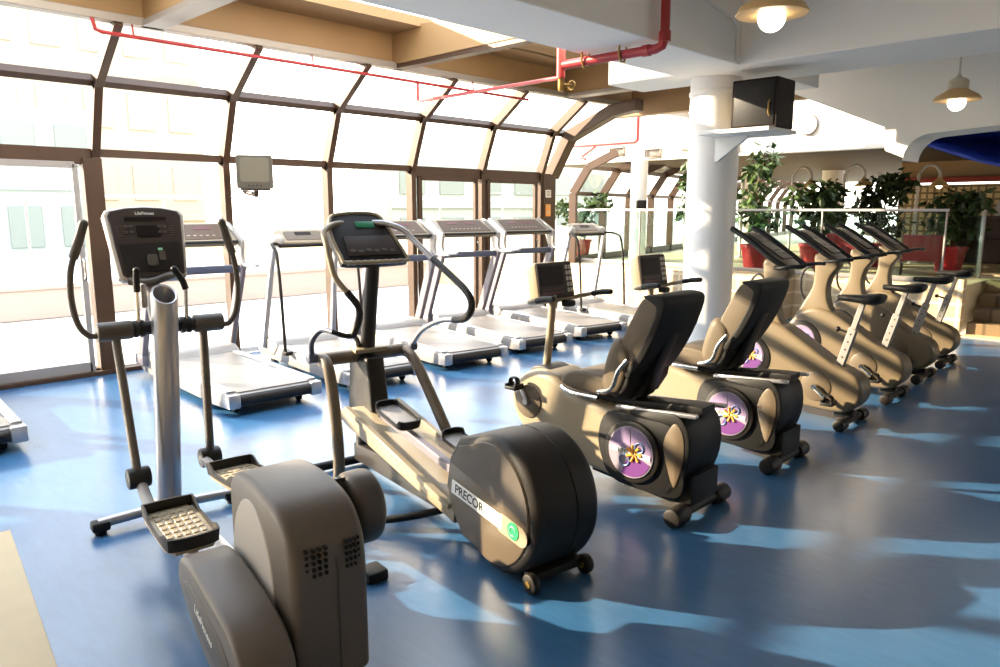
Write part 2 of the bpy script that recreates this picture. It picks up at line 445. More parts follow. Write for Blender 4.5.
# white beam wall with the clock and the slab behind it
m = MB(); m.box((12.1, 6.4, 3.3), (.2, 8.0, 1.58), .006); struct(m.obj('wall_clock', 'white_paint', smooth=False))
m = MB(); m.box((19.2, -0.4, 2.58), (14.2, 21.6, .14), 0); struct(m.obj('ceiling_deck', 'coffer_dark', smooth=False))
# tiled wall at the far right with a red capping
m = MB(); m.box((16.1, -.2, 1.35), (.2, 9.8, 1.45), 0); struct(m.obj('wall_tiled', 'tile_small', smooth=False))
m = MB(); m.box((16.0, -.2, 2.16), (.14, 9.8, .10), .006); struct(m.obj('trim_19', 'red_trim', smooth=False))
m = MB(); m.box((16.15, -.2, 2.36), (.2, 9.8, .34), 0); struct(m.obj('wall_far', 'coffer_brown', smooth=False))
# blue vault seen through the arch
vo = [(3.05, 2.62), (3.0, 2.50), (2.86, 2.42), (2.70, 2.36), (2.37, 2.23), (1.96, 2.10), (1.2, 1.98), (.2, 1.94), (-1.0, 2.0), (-1.8, 2.2), (-2.1, 2.62)]
vo = [(p.x, p.y) for p in catmull([Vector((y, z, 0)) for y, z in vo], 4)]
m = MB()
m.loft([[(x, .5+(y-.5)*f, 2.62+(z-2.62)*f) for y, z in vo] for x, f in ((10.2, 1.), (11.0, .92), (11.7, .7), (12.2, .35), (12.4, .05))], cap=False)
v = m.obj('ceiling_vault', 'blue_vault'); v.modifiers.new('t', 'SOLIDIFY').thickness = .03; struct(v)
# ------------------------------------------------------------------ exercise machines (local axes: x right, y forward, z up)
def rrect(w, h, r, n=5, c=(0, 0)):
    out = []
    for cx_, cy_, a0 in ((w/2-r, h/2-r, 0), (-w/2+r, h/2-r, 90), (-w/2+r, -h/2+r, 180), (w/2-r, -h/2+r, 270)):
        for k in range(n+1):
            a = math.radians(a0+90*k/n); out.append((c[0]+cx_+r*math.cos(a), c[1]+cy_+r*math.sin(a)))
    return out
def circ(c, r, n=40, a0=0, a1=360, sy=1.):
    return [(c[0]+r*math.cos(math.radians(a0+(a1-a0)*k/n)), c[1]+sy*r*math.sin(math.radians(a0+(a1-a0)*k/n))) for k in range(n)]
def badge(parent, x, cy_, cz, r):
    """round lavender and purple sticker with a white band and an orange swirl, on a left flank"""
    b = MB(); b.prism(circ((cy_, cz), r*1.08, 40), x-.002, x+.012, .003, 1); B = b.obj('badge', 'badge_grey', parent)
    b = MB(); b.prism([(cy_, cz)]+circ((cy_, cz), r, 14, 95, 200), x-.005, x, 0); b.obj('sticker_field', 'badge_lavender', B, smooth=False)
    b = MB(); b.prism([(cy_, cz)]+circ((cy_, cz), r, 14, 200, 300), x-.005, x, 0); b.obj('sticker_sector', 'badge_purple', B, smooth=False)
    b = MB(); b.prism([(cy_, cz)]+circ((cy_, cz), r, 14, 15, 95), x-.005, x, 0); b.obj('sticker_field', 'badge_lavender', B, smooth=False)
    b = MB(); b.box((x-.0065, cy_, cz), (.003, r*1.9, r*.20), 0, rot=rotx(4)); b.obj('white_band', 'white_label', B, smooth=False)
    text_obj('band_lettering', 'LIFECYCLE', r*.24, 'black_ink', B, frame_M((x-.0085, cy_, cz), (0, -1, -.07), (0, -.07, 1)))
    b = MB()
    for k in range(7):
        a = k*2*PI/7
        b.tube([(x-.008, cy_-r*.2+r*.06*math.cos(a), cz+r*.06*math.sin(a)), (x-.008, cy_-r*.2+r*.36*math.cos(a+.5), cz+r*.36*math.sin(a+.5))], [r*.035, r*.07], 6)
    b.obj('orange_swirl', 'badge_orange', B)
    b = MB()
    b.tube([(x-.008, y, z) for y, z in circ((cy_+r*.25, cz-r*.35), r*.24, 18)], r*.03, 6, closed=True)
    b.tube([(x-.008, y, z) for y, z in circ((cy_-r*.45, cz+r*.28), r*.2, 18)], r*.03, 6, closed=True)
    each(b, 'ring_mark', 'badge_blue', B)
    return B
def pedal(parent, c, w=.1, l=.09):
    x, y, z = c
    b = MB(); b.box((x, y, z), (w, l, .022), .006); b.box((x, y+l*.42, z+.01), (w*.95, .015, .03), .004); b.box((x, y-l*.42, z+.01), (w*.95, .015, .03), .004)
    P = b.obj('pedal', 'black_plastic', parent)
    s = MB(); s.tube([(x, y+l*.3, z), (x, y+l*.3, z+.05), (x, y, z+.062), (x, y-l*.3, z+.05), (x, y-l*.3, z)], .007, 6, 4, sx=3, up=(1, 0, 0)); s.obj('strap', 'black_rubber', P)
    return P

# ---- large rear-drive elliptical in the foreground
def elliptical_front():
    t = thing('elliptical_trainer', 'grey elliptical trainer nearest the camera, with a tilted dark console and tall silver open-topped post', 'elliptical trainer', (1.44, 3.88, 0), 7)
    b = MB(); b.tube([(-.34, -.02, .055), (0, 0, .06), (.34, -.02, .055)], .026, 12, 4); b.box((0, -.02, .07), (.13, .16, .06), .012)
    b.prism([(0, .04), (0, .10), (-.7, .12), (-1.4, .12), (-1.4, .04)], -.05, .06, .01)
    b.tube([(-.16, -1.28, .03), (.5, -1.28, .03)], .02, 10)
    F = b.obj('base_frame', 'silver', t)
    for x in (-.33, .33):
        b = MB(); b.box((x, -.02, .045), (.085, .075, .05), .012); b.cyl((x, -.02, 0), (x, -.02, .02), .028, n=16); b.obj('foot', 'black_rubber', t)
    b = MB(); b.box((.52, -1.28, .025), (.10, .11, .05), .01); b.obj('foot', 'black_rubber', t)
    # open-topped post
    n = 36; r0, r1 = .061, .049
    def ring(r, z, sl=0.): return [(.0+r*math.cos(2*PI*k/n), -.02-.18*z+r*math.sin(2*PI*k/n), z+sl*r*math.sin(2*PI*k/n)) for k in range(n)]
    b = MB(); b.loft([ring(r0, .06), ring(r0, .5), ring(r0, 1.0), ring(r0, 1.21, .75), ring(r0-.005, 1.216, .75), ring(r1, 1.213, .75), ring(r1, 1.0), ring(r1, .9)], cap=True)
    b.obj('post', 'silver', t)
    b = MB(); b.tube([(.0, -.14, 1.02), (.0, -.04, 1.15), (.02, .07, 1.28)], .04, 12, 4); b.box((-.065, -.10, 1.20), (.03, .06, .12), .01); b.obj('console_neck', 'silver_paint', t)
    # console
    M = frame_M((.025, .09, 1.445), (1, 0, 0), (0, .36, .93))
    outl = [(x*1.09, z*1.08) for x, z in [(-.165, .165), (-.09, .182), (0, .187), (.09, .182), (.165, .165), (.178, .14), (.165, -.02), (.15, -.165), (.13, -.182), (-.13, -.182), (-.15, -.165), (-.165, -.02), (-.178, .14)]]
    b = MB(); b.prism(outl, -.05, .015, .018, 3, axis='Z', M=M); Cn = b.obj('console', 'pale_grey', t)
    b = MB(); b.prism([(x*.9, y*.94) for x, y in outl], .012, .022, .004, 1, axis='Z', M=M); b.obj('faceplate', 'console_face', Cn)
    b = MB(); b.prism(rrect(.20, .022, .006, 3, (0, .125)), .02, .0245, 0, axis='Z', M=M); b.prism(rrect(.115, .062, .008, 3, (.005, .058)), .02, .025, 0, axis='Z', M=M); each(b, 'display', 'lcd', Cn, smooth=False)
    b = MB(); b.prism([(-.145, -.01), (.145, .0), (.135, -.155), (-.13, -.16)], .02, .026, 0, axis='Z', M=M); b.obj('keypad', 'charcoal', Cn, smooth=False)
    b = MB()
    for k in range(4):
        for j in range(2): b.prism(rrect(.018, .014, .004, 2, (-.10+.025*(k % 2)+.16*(k//2), .085-.03*j)), .021, .0255, 0, axis='Z', M=M)
    b.prism(rrect(.05, .06, .01, 3, (.0, -.10)), .025, .036, .004, axis='Z', M=M); b.prism(rrect(.03, .05, .008, 3, (.05, -.075)), .025, .032, .003, axis='Z', M=M)
    each(b, 'button', 'warm_grey_dark', Cn, smooth=False)
    b = MB(); b.prism(rrect(.022, .012, .002, 2, (.045, -.04)), .025, .030, 0, axis='Z', M=M); b.obj('indicator', 'green_pale', Cn, smooth=False)
    b = MB()
    for k in range(5):
        for sx_ in (-1, 1): b.prism([(sx_*.12+q[0]*.5, .06+.012*k-.024+q[1]) for q in ((-.03, 0), (.03, 0), (.03, .003), (-.03, .003))], .021, .0235, 0, axis='Z', M=M)
    b.obj('printed_lines', 'taupe_dark', Cn, smooth=False)
    text_obj('lettering', 'LifeFitness', .022, 'white_label', Cn, M @ Matrix.Translation((0, .155, .0225)))
    b = MB(); b.tube([(-.10, .0, 1.265), (-.02, -.03, 1.255), (.06, -.02, 1.275), (.11, .01, 1.285)], .02, 10, 5); b.obj('reading_rack', 'warm_grey_dark', t)
    # pivot shaft and arms
    b = MB(); b.cyl((-.285, -.12, 1.04), (-.13, -.12, 1.04), .046, n=24, bev=.006); b.cyl((.16, -.12, 1.04), (.305, -.12, 1.04), .046, n=24, bev=.006); each(b, 'pivot_sleeve', 'warm_grey_dark', t)
    b = MB(); b.cyl((-.15, -.12, 1.04), (.18, -.12, 1.04), .034, n=20)
    for x in (-.115, -.085, .105, .135): b.cyl((x-.011, -.12, 1.04), (x+.011, -.12, 1.04), .043, n=20, bev=.004)
    b.obj('pivot_shaft', 'charcoal', t)
    for sg, yo in ((-1, -.13), (1, .02)):
        x0 = .285*sg if sg < 0 else .305
        b = MB(); b.tube([(x0*.97, -.12, 1.025), (x0+.035*sg, -.12, 1.03), (x0+.075*sg, -.12, 1.09), (x0+.092*sg, -.12, 1.21), (x0+.085*sg, -.12, 1.33), (x0+.065*sg, -.13, 1.41)], .0145, 10, 6)
        A = b.obj('handle_arm', 'warm_grey_dark', t)
        b = MB(); b.tube([(x0+.07*sg, -.13, 1.395), (x0+.045*sg, -.14, 1.47), (x0+.02*sg, -.15, 1.55)], [.021, .0215, .021], 12, 4); b.ball((x0+.018*sg, -.151, 1.553), .021); b.obj('grip', 'warm_grey_dark', A)
        yl = -.20 if sg < 0 else -.10
        b = MB(); b.tube([(.205*sg, -.12, 1.01), (.205*sg+(.03 if sg < 0 else 0), yl, .31)], .021, 12, sx=1.5, up=(0, 1, 0)); b.obj('arm_tube', 'warm_grey_dark', t)
        zl = .315 if sg < 0 else .315
        b = MB(); xb = .03 if sg < 0 else 0; b.cyl((.15*sg+xb, yl, zl), (.255*sg+xb, yl, zl), .052, n=22, bev=.01); b.obj('joint_boot', 'charcoal', t)
        zc = .295 if sg < 0 else .40; yc = -.87 if sg < 0 else -.72
        b = MB(); b.tube([(.17*sg, yl, zl-.005), (.165*sg, yl-.2, zc-.09), (.165*sg, yc, zc-.075), (.175*sg, -1.2, zc-.05), (.18*sg, -1.5, zl-.01+.14*(sg > 0))], .026, 10, 4); b.obj('pedal_arm', 'silver_paint', t)
        # footplate tray
        zc = .295 if sg < 0 else .40; yc = -.87 if sg < 0 else -.72
        out = [(-.085, .19), (.085, .19), (.105, .15), (.105, -.14), (.075, -.20), (-.075, -.20), (-.105, -.14), (-.105, .15)]
        M2 = Matrix.Translation((.165*sg, yc, zc)) @ (rotx(4 if sg < 0 else -5).to_4x4())
        b = MB(); b.prism(out, -.03, .004, .01, axis='Z', M=M2)
        FP = b.obj('footplate', 'taupe', t)
        b = MB()
        rim = catmull([(x, y, .012) for x, y in out], 4, True)
        hts = [.046 if (p.y > .12 or p.y < -.12) else .014 for p in rim]
        b.loft([[(p.x, p.y, -.01) for p in rim], [(p.x*1.03, p.y*1.02, h) for p, h in zip(rim, hts)], [(p.x*.95, p.y*.97, h) for p, h in zip(rim, hts)], [(p.x*.94, p.y*.965, .002) for p in rim]], cap=False)
        bmesh.ops.transform(b.bm, matrix=M2, verts=b.bm.verts)
        b.obj('rim', 'charcoal', FP)
        b = MB()
        for i in range(5):
            for j in range(7): b.prism(rrect(.024, .030, .006, 2, (-.068+.034*i, -.135+.045*j)), .003, .008, .002, 1, axis='Z', M=M2)
        b.obj('tread_pads', 'taupe', FP)
    b = MB()
    for sg in (-1, 1):
        x = -.10 if sg < 0 else .125
        b.tube([(x, -.13, 1.07), (x, -.14, 1.15), (x, -.15, 1.23)], .010, 10)
    each(b, 'fixed_handle_tube', 'chrome', t)
    b = MB(); b.tube([(-.10, -.15, 1.225), (-.10, -.155, 1.285), (-.098, -.16, 1.325)], .016, 12, 3); b.ball((-.098, -.16, 1.328), .0165); b.obj('fixed_grip', 'black_plastic', t)
    b = MB(); b.tube([(.125, -.15, 1.225), (.11, -.155, 1.27), (.075, -.16, 1.325)], .016, 12, 3); b.ball((.074, -.16, 1.327), .0165); b.obj('fixed_grip', 'black_plastic', t)
    # rear shroud
    prof = [(-1.29, .03), (-1.28, .35), (-1.28, .56), (-1.30, .62), (-1.36, .652), (-1.49, .66), (-1.62, .652), (-1.75, .615), (-1.83, .53), (-1.855, .42), (-1.86, .2), (-1.86, .02)]
    sm = []
    for p in catmull([Vector((y, z, 0)) for y, z in prof], 4): sm.append((p.x, p.y))
    b = MB(); b.prism(sm, -.085, .195, .05, 5); Bd = b.obj('shroud', 'warm_grey', t, angle=60)
    b = MB(); b.prism(circ((-1.50, .27), .20, 40, sy=1.6), -.089, -.07, .004, 1); b.obj('side_panel', 'pale_grey', Bd)
    for gx, st, cor in ((-.03, .022, 0), (.112, .016, 3)):
        b = MB()
        for i in range(4):
            for j in range(5): b.box((gx+st*i, -1.853+.009*(i == cor), .505-.022*j), (.012 if cor == 0 else .010, .02, .012), .002, 1)
        b.obj('vent_grid', 'black_plastic', Bd)
    b = MB(); b.tube([(.075, -1.862, .02), (.075, -1.8625, .35), (.075, -1.852, .46)], .0025, 6, 4); b.obj('seam', 'warm_grey_dark', Bd)
    # crank covers
    prof = [(-1.26, .30), (-1.30, .355), (-1.40, .37), (-1.50, .36), (-1.78, .30), (-1.90, .22), (-1.92, .12), (-1.86, .03), (-1.72, .01), (-1.5, .08), (-1.32, .19), (-1.26, .25)]
    b = MB(); b.prism(prof, -.285, -.105, .02, 4, smooth=4); K = b.obj('crank_cover', 'warm_grey', t, angle=55)
    b = MB(); b.prism([(-1.36, .29), (-1.5, .285), (-1.74, .22), (-1.82, .14), (-1.74, .09), (-1.5, .15), (-1.38, .23)], -.289, -.27, .006, smooth=3); b.obj('side_panel', 'warm_grey_dark', K)
    text_obj('lettering', 'LifeFitness', .045, 'white_label', K, frame_M((-.2905, -1.56, .205), (0, -1, -.34), (0, -.34, 1)))
    b = MB(); b.prism(circ((-1.60, .50), .135, 36, sy=1.05), .235, .355, .035, 4); b.prism([(-1.3, .44), (-1.3, .52), (-1.6, .63), (-1.6, .40)], .16, .34, .02); b.obj('crank_cover', 'warm_grey_dark', t, angle=55)
    return t
elliptical_front()

# ---- front-post elliptical with the big round rear housing
def elliptical_drum():
    t = thing('elliptical_trainer', 'bronze-grey elliptical trainer with a big round rear housing bearing a green dot', 'elliptical trainer', (2.33, 1.93, 0), 9)
    c, r = (.235, .33), .315
    out = circ(c, r, 48, -128, 128)
    out = [p for p in out]
    fr = [(.60, .56), (.635, .33), (.60, .16)]
    out = []
    for k in range(41):
        a = math.radians(60+k*(240/40)); out.append((c[0]+r*math.cos(a), c[1]+r*math.sin(a)))
    out += [(.50, .07), (.60, .18), (.64, .30), (.61, .45), (.53, .56)]
    b = MB(); b.prism(out, -.17, .19, .045, 5); H = b.obj('rear_housing', 'charcoal', t, angle=60)
    inn = [(c[0]+(y-c[0])*.86+.012, c[1]+(z-c[1])*.88) for y, z in out]
    b = MB(); b.prism(inn, -.178, -.15, .008, 2); S = b.obj('side_cover', 'taupe_dark', H, angle=50)
    # dark upper field of the side cover: the lettering strip runs under it
    up = [p for p in inn if p[1] > .345 + (p[0]-.33)*.12]
    up = sorted(up, key=lambda p: math.atan2(p[1]-.45, p[0]-.35))
    b = MB(); b.prism([(c[0]+(y-c[0])*.985, z-.002) for y, z in up], -.1795, -.17, .001, 1); b.obj('upper_field', 'warm_grey_dark', H)
    L = frame_M((-.181, .33, .298), (0, -1, -.12), (0, -.12, 1))
    b = MB(); b.prism(rrect(.40, .068, .006, 3, (-.02, 0)), 0, .004, .001, 1, axis='Z', M=L); N = b.obj('name_strip', 'white_label', H)
    text_obj('lettering', 'PRECOR', .062, 'black_ink', N, L @ Matrix.Translation((-.075, -.001, .0045)))
    b = MB(); b.prism(rrect(.22, .09, .044, 8, (.245, -.004)), -.002, .003, .001, 1, axis='Z', M=L); b.obj('dot_surround', 'taupe', H)
    b = MB(); b.prism(circ((.26, 0), .040, 28), .002, .006, .001, 1, axis='Z', M=L); D = b.obj('green_dot', 'green_dot', H)
    b = MB(); b.tube([L @ Vector((.26+.021*math.cos(a), .021*math.sin(a), .007)) for a in [math.radians(20+32*k) for k in range(10)]], .0032, 6); b.obj('swirl_mark', 'green_pale', D)
    b = MB()
    for k in (.05,): b.tube([(k, c[0]+(r+.001)*math.cos(math.radians(a)), c[1]+(r+.001)*math.sin(math.radians(a))) for a in range(75, 290, 9)], .0025, 6)
    b.obj('seam', 'black_plastic', H)
    for x in (-.14, .17):
        b = MB(); b.cyl((x-.02, 0.0, .045), (x+.02, 0.0, .045), .045, n=24, bev=.01); W = b.obj('transport_wheel', 'charcoal', t)
        b = MB(); b.cyl((x-.024, 0.0, .045), (x+.024, 0.0, .045), .016, n=14); b.obj('hub', 'brass_fitting', W)
    b = MB(); b.box((0.015, .03, .06), (.3, .07, .04), .01); b.obj('wheel_bracket', 'black_plastic', t)
    # ramp and spine
    b = MB()
    b.prism([(.55, .13), (.55, .20), (1.72, .44), (1.80, .42), (1.80, .36), (1.7, .33)], -.175, .175, .008); R_ = b.obj('ramp', 'taupe', t)
    b = MB()
    for x in (-.17, .17): bar(b, (x, .58, .205), (x, 1.72, .443), (1, 0, 0), .035, .03)
    each(b, 'ramp_rail', 'taupe', R_)
    b = MB(); b.prism([(.45, .05), (.45, .17), (1.0, .20), (1.9, .16), (1.9, .05)], -.05, .05, .01); b.obj('spine', 'charcoal', t)
    b = MB(); b.tube([(-.33, 1.93, .035), (.33, 1.93, .035)], .028, 12); b.obj('stabilizer', 'black_plastic', t); b = MB(); b.tube([(-.05, .80, .09), (-.20, .86, .07), (-.34, .95, .05), (-.42, 1.05, .03)], .020, 10, 4); b.obj('stabilizer', 'black_plastic', t)
    # crank pedals gliding on the ramp
    for sg, yc, zc in ((-1, 1.22, .45), (1, .85, .34)):
        b = MB(); bar(b, (.085*sg, yc+.22, zc+.015), (.085*sg, .40, .30), (1, 0, 0), .045, .05, .006); b.obj('pedal_arm', 'lavender_grey', t)
        M2 = Matrix.Translation((.10*sg, yc, zc+.045)) @ rotx(10).to_4x4()
        out2 = rrect(.14, .31, .045, 4)
        b = MB(); b.prism(out2, -.015, .006, .006, 2, axis='Z', M=M2); FP = b.obj('footplate', 'silver_paint', t)
        b = MB()
        rim = [Vector((x, y, 0)) for x, y in out2]
        h = lambda p: .036 if abs(p.y) > .11 else .010
        b.loft([[(p.x, p.y, -.01) for p in rim], [(p.x*1.05, p.y*1.03, h(p)) for p in rim], [(p.x*.95, p.y*.97, h(p)) for p in rim], [(p.x*.93, p.y*.96, .004) for p in rim]], cap=False)
        bmesh.ops.transform(b.bm, matrix=M2, verts=b.bm.verts)
        b.obj('rim', 'black_rubber', FP)
    # front post, crossbar and arms
    b = MB(); b.tube([(0, 1.86, .12), (0, 1.80, .6), (0, 1.72, 1.0), (0, 1.66, 1.30)], [.050, .048, .043, .040], 18, 5); b.obj('post', 'charcoal', t)
    b = MB(); b.prism([(1.60, .42), (1.66, .74), (1.90, .74), (1.95, .30)], -.06, .06, .02, 3); b.obj('lift_cover', 'charcoal', t)
    b = MB(); b.prism([(-.11, 1.70), (.11, 1.71), (.08, 1.84), (-.08, 1.84)], .765, .795, .012, axis='Z'); b.obj('collar', 'taupe', t)
    b = MB(); b.cyl((-.30, 1.80, .74), (.28, 1.80, .74), .040, n=22, bev=.008); b.obj('crossbar', 'taupe_dark', t)
    b = MB(); b.tube([(-.285, 1.80, .75), (-.285, 1.74, .74), (-.285, 1.68, .66), (-.285, 1.62, .40), (-.285, 1.60, .16), (-.285, 1.62, .03)], .034, 14, 5); b.obj('frame_leg', 'taupe_dark', t)
    b = MB(); b.tube([(.26, 1.82, .74), (.27, 1.76, .735), (.28, 1.66, .67), (.285, 1.44, .44), (.285, 1.22, .20), (.27, 1.04, .06)], .034, 14, 5); b.obj('frame_leg', 'taupe_dark', t)
    b = MB(); b.cyl((-.37, 1.80, .755), (-.31, 1.80, .755), .03, n=16, bev=.006); b.cyl((.31, 1.80, .755), (.36, 1.80, .755), .03, n=16, bev=.006); each(b, 'pivot_cap', 'slate_blue', t)
    # sweeping handlebars
    hr = [(.33, 1.80, .76), (.33, 1.66, .88), (.33, 1.45, .96), (.33, 1.30, .985), (.32, 1.17, 1.01), (.315, 1.10, 1.075), (.315, 1.13, 1.15), (.31, 1.28, 1.235), (.29, 1.46, 1.33), (.24, 1.60, 1.44), (.20, 1.66, 1.50), (.13, 1.74, 1.535), (.06, 1.80, 1.54)]
    b = MB(); b.tube(hr[:5], .016, 12, 6); Hn = b.obj('handlebar', 'silver', t)
    b = MB(); b.tube(hr[3:9], .021, 12, 6); b.obj('grip', 'charcoal', Hn)
    b = MB(); b.tube(hr[8:], .017, 12, 6); b.obj('upper_tube', 'silver', Hn)
    hl = [(-.34, 1.80, .76), (-.35, 1.77, .86), (-.31, 1.72, .93), (-.28, 1.62, .93)]
    b = MB(); b.tube(hl, .016, 12, 6); Hn = b.obj('handlebar', 'slate_blue', t)
    hl2 = [(-.17, 1.60, .90), (-.14, 1.58, .99), (-.15, 1.56, 1.07), (-.21, 1.58, 1.16), (-.265, 1.60, 1.24), (-.285, 1.62, 1.34), (-.29, 1.65, 1.43), (-.28, 1.70, 1.49), (-.2, 1.76, 1.53), (-.1, 1.80, 1.54)]
    b = MB(); b.tube(hl2[:4], .021, 12, 6); b.obj('grip', 'charcoal', Hn)
    b = MB(); b.tube(hl2[3:], .017, 12, 6); b.obj('upper_tube', 'taupe', Hn)
    b = MB(); b.tube([hl[-1], (-.22, 1.60, .905), hl2[0]], .015, 10, 4); b.tube([hl2[0], (-.10, 1.70, .86), (-.05, 1.78, .80)], .014, 10, 4); b.obj('link_tube', 'charcoal', Hn)
    # console
    M = frame_M((-.015, 1.70, 1.43), (1, 0, 0), (0, .62, .78))
    out3 = [(-.15, .19), (0, .205), (.12, .19), (.16, .12), (.19, 0), (.215, -.12), (.19, -.15), (-.16, -.15), (-.20, -.10), (-.215, .05), (-.19, .15)]
    b = MB(); b.prism(out3, -.045, .012, .018, 3, smooth=3, axis='Z', M=M); Cn = b.obj('console', 'charcoal', t, angle=50)
    b = MB(); b.tube([M @ Vector((p.x, p.y, .010)) for p in catmull([(x, y, 0) for x, y in out3], 3, True)], .011, 8, closed=True); b.obj('bezel', 'taupe', Cn)
    b = MB(); b.prism([(-.15, .03), (.155, .03), (.185, -.11), (-.155, -.11)], .01, .022, .004, axis='Z', M=M); b.obj('keypad', 'console_face', Cn)
    b = MB(); b.prism(rrect(.12, .045, .01, 3, (.02, .115)), .01, .017, .002, axis='Z', M=M); each(b, 'display', 'green_display', Cn)
    b = MB()
    for k in range(6): b.prism(rrect(.035, .02, .008, 3, (-.12+.05*k, -.075-.006*(k % 2))), .02, .026, .002, 1, axis='Z', M=M)
    each(b, 'button', 'warm_grey_dark', Cn)
    b = MB(); b.tube([M @ Vector((x, -.155, .012+.008*(k % 2))) for k, x in enumerate([-.18+.36*q/16 for q in range(17)])], .013, 8); b.obj('reading_rack', 'taupe', Cn)
    return t
elliptical_drum()

# ---- recumbent bikes
def recumbent(loc, label):
    t = thing('recumbent_bike', label, 'exercise bike', loc, 0, 'recumbent bikes')
    out = [(1.05, .655), (1.16, .61), (1.245, .51), (1.25, .40), (1.17, .28), (1.02, .21), (.80, .165), (.5, .12), (.2, .12), (.03, .15), (-.06, .24), (-.11, .36), (-.09, .48), (.0, .545), (.12, .545), (.30, .525), (.5, .525), (.70, .545), (.82, .585), (.92, .64)]
    pull = lambda pts: [(y if y > .15 else .15-(.15-y)*.62, z) for y, z in pts]
    b = MB(); b.prism(pull(out), -.165, .165, .045, 4, smooth=4); B = b.obj('body', 'taupe', t, angle=55)
    b = MB(); b.prism(pull([(.36, .530), (.30, .545), (.12, .562), (-.01, .56), (-.105, .49), (-.128, .36), (-.075, .23), (.03, .13), (.10, .125), (.08, .16), (-.01, .26), (-.05, .36), (-.03, .44), (.03, .49), (.15, .50), (.30, .50)]), -.172, .172, .012, 2, smooth=3); b.obj('rear_cowl', 'black_plastic', t, angle=55)
    b = MB(); b.prism([(.62, .12), (.62, .17), (.2, .15), (.08, .17), (.03, .24), (-.03, .24), (-.03, .09), (.1, .07)], -.145, .145, .015); b.obj('undercarriage', 'black_plastic', t)
    # dark swoop around the flank badge
    sw = [(.50, .50), (.56, .36), (.53, .22), (.45, .12), (.25, .10), (.05, .11), (-.0, .2), (.03, .32), (.06, .42), (.10, .50), (.3, .515)]
    b = MB(); b.prism(sw, -.172, -.15, .008, 2, smooth=4); b.obj('flank_panel', 'black_plastic', t, angle=50)
    b = MB(); b.prism(pull([(.05, .5), (.12, .40), (.08, .28), (.02, .18), (-.02, .19), (-.08, .34), (-.07, .46), (-.01, .515)]), -.178, -.15, .008, 2, smooth=3); b.obj('rear_trim', 'taupe_dark', t)
    b = MB(); b.prism(circ((.32, .31), .175, 40), -.192, -.16, .012, 2); b.obj('badge_housing', 'charcoal', t)
    badge(t, -.197, .32, .31, .135)
    text_obj('lettering', 'LifeFitness', .04, 'white_label', t, frame_M((-.1475, .2, .125), (0, -1, -.10), (0, -.10, 1)))
    # crank and pedals in the front well
    b = MB(); b.prism(circ((1.10, .45), .105, 32), -.174, -.15, .006); b.obj('crank_well', 'taupe_dark', t)
    b = MB(); b.cyl((-.20, 1.10, .45), (.20, 1.10, .45), .018, n=14)
    b.box((-.182, 1.127, .495), (.016, .03, .13), .006, rot=rotx(-32)); b.box((.182, 1.073, .405), (.016, .03, .13), .006, rot=rotx(-32)); b.obj('crank', 'silver', t)
    pedal(t, (-.235, 1.155, .54), .085); pedal(t, (.235, 1.045, .36), .085)
    b = MB(); b.prism([(1.0, .66), (1.12, .655), (1.17, .58), (1.05, .60), (.92, .56), (.84, .57)], -.10, .10, .02, smooth=3); b.obj('front_hump', 'charcoal', t)
    # seat on its rail
    b = MB(); b.prism([(.82, .50), (.82, .555), (.55, .555), (.05, .60), (-.03, .60), (-.03, .565), (.1, .53)], -.07, .07, .008); b.obj('seat_rail', 'black_plastic', t)
    b = MB()
    for x in (-.15, .15): b.box((x, .20, .555), (.03, .50, .022), .006, rot=rotx(-4))
    each(b, 'slide_rail', 'silver', t)
    sc_ = [(.80, .615), (.80, .66), (.74, .70), (.62, .71), (.48, .69), (.44, .64), (.48, .60), (.66, .59)]
    b = MB(); b.prism(sc_, -.20, .20, .05, 4, smooth=4); S = b.obj('seat', 'seat_taupe', t, angle=60)
    b = MB(); b.tube([(-.21, .80, .60), (-.235, .70, .585), (-.235, .52, .585)], .014, 10, 4); b.obj('adjust_lever', 'chrome', S)
    lum = [(.50, .62), (.53, .70), (.47, .90), (.39, .92), (.33, .84), (.36, .68), (.42, .60)]
    b = MB(); b.prism(lum, -.215, .215, .05, 4, smooth=4); b.obj('lumbar_pad', 'seat_taupe', t, angle=60)
    b = MB(); b.prism([(.40, .93), (.335, .87), (.315, .83), (.34, .68), (.40, .585), (.45, .60), (.38, .70), (.36, .84), (.42, .91)], -.20, .20, .015, 2); b.obj('lumbar_shell', 'vinyl_black', t, angle=60)
    bk = [(.44, .80), (.43, .86), (.30, 1.12), (.24, 1.165), (.17, 1.16), (.15, 1.11), (.22, .94), (.30, .80), (.36, .74)]
    b = MB(); b.prism(bk, -.20, .20, .045, 4, smooth=4); b.obj('backrest', 'seat_taupe', t, angle=60)
    b = MB(); b.prism([(.27, 1.172), (.16, 1.175), (.135, 1.12), (.20, .94), (.285, .79), (.345, .72), (.37, .75), (.31, .83), (.235, .97), (.19, 1.09), (.20, 1.13)], -.205, .205, .02, 3, smooth=3); b.obj('backrest_shell', 'vinyl_black', t, angle=60)
    b = MB(); b.prism([(.40, .56), (.34, .60), (.19, .96), (.22, .98), (.27, .92), (.42, .62)], -.06, .06, .01); b.obj('backrest_frame', 'black_plastic', t)
    b = MB(); b.tube([(-.23, .52, .62), (-.25, .42, .66), (-.25, .38, .76), (-.235, .33, .83)], .013, 10, 4); b.tube([(.23, .52, .62), (.25, .42, .66), (.25, .38, .76), (.235, .33, .83)], .013, 10, 4); each(b, 'side_handle', 'chrome', t)
    # mast and console
    b = MB(); b.tube([(0, 1.10, .62), (0, 1.07, .86), (0, 1.05, 1.10)], [.026, .024, .022], 14, 4); b.obj('mast', 'taupe', t)
    M = frame_M((.03, 1.06, 1.185), (1, 0, 0), (0, .18, .98))
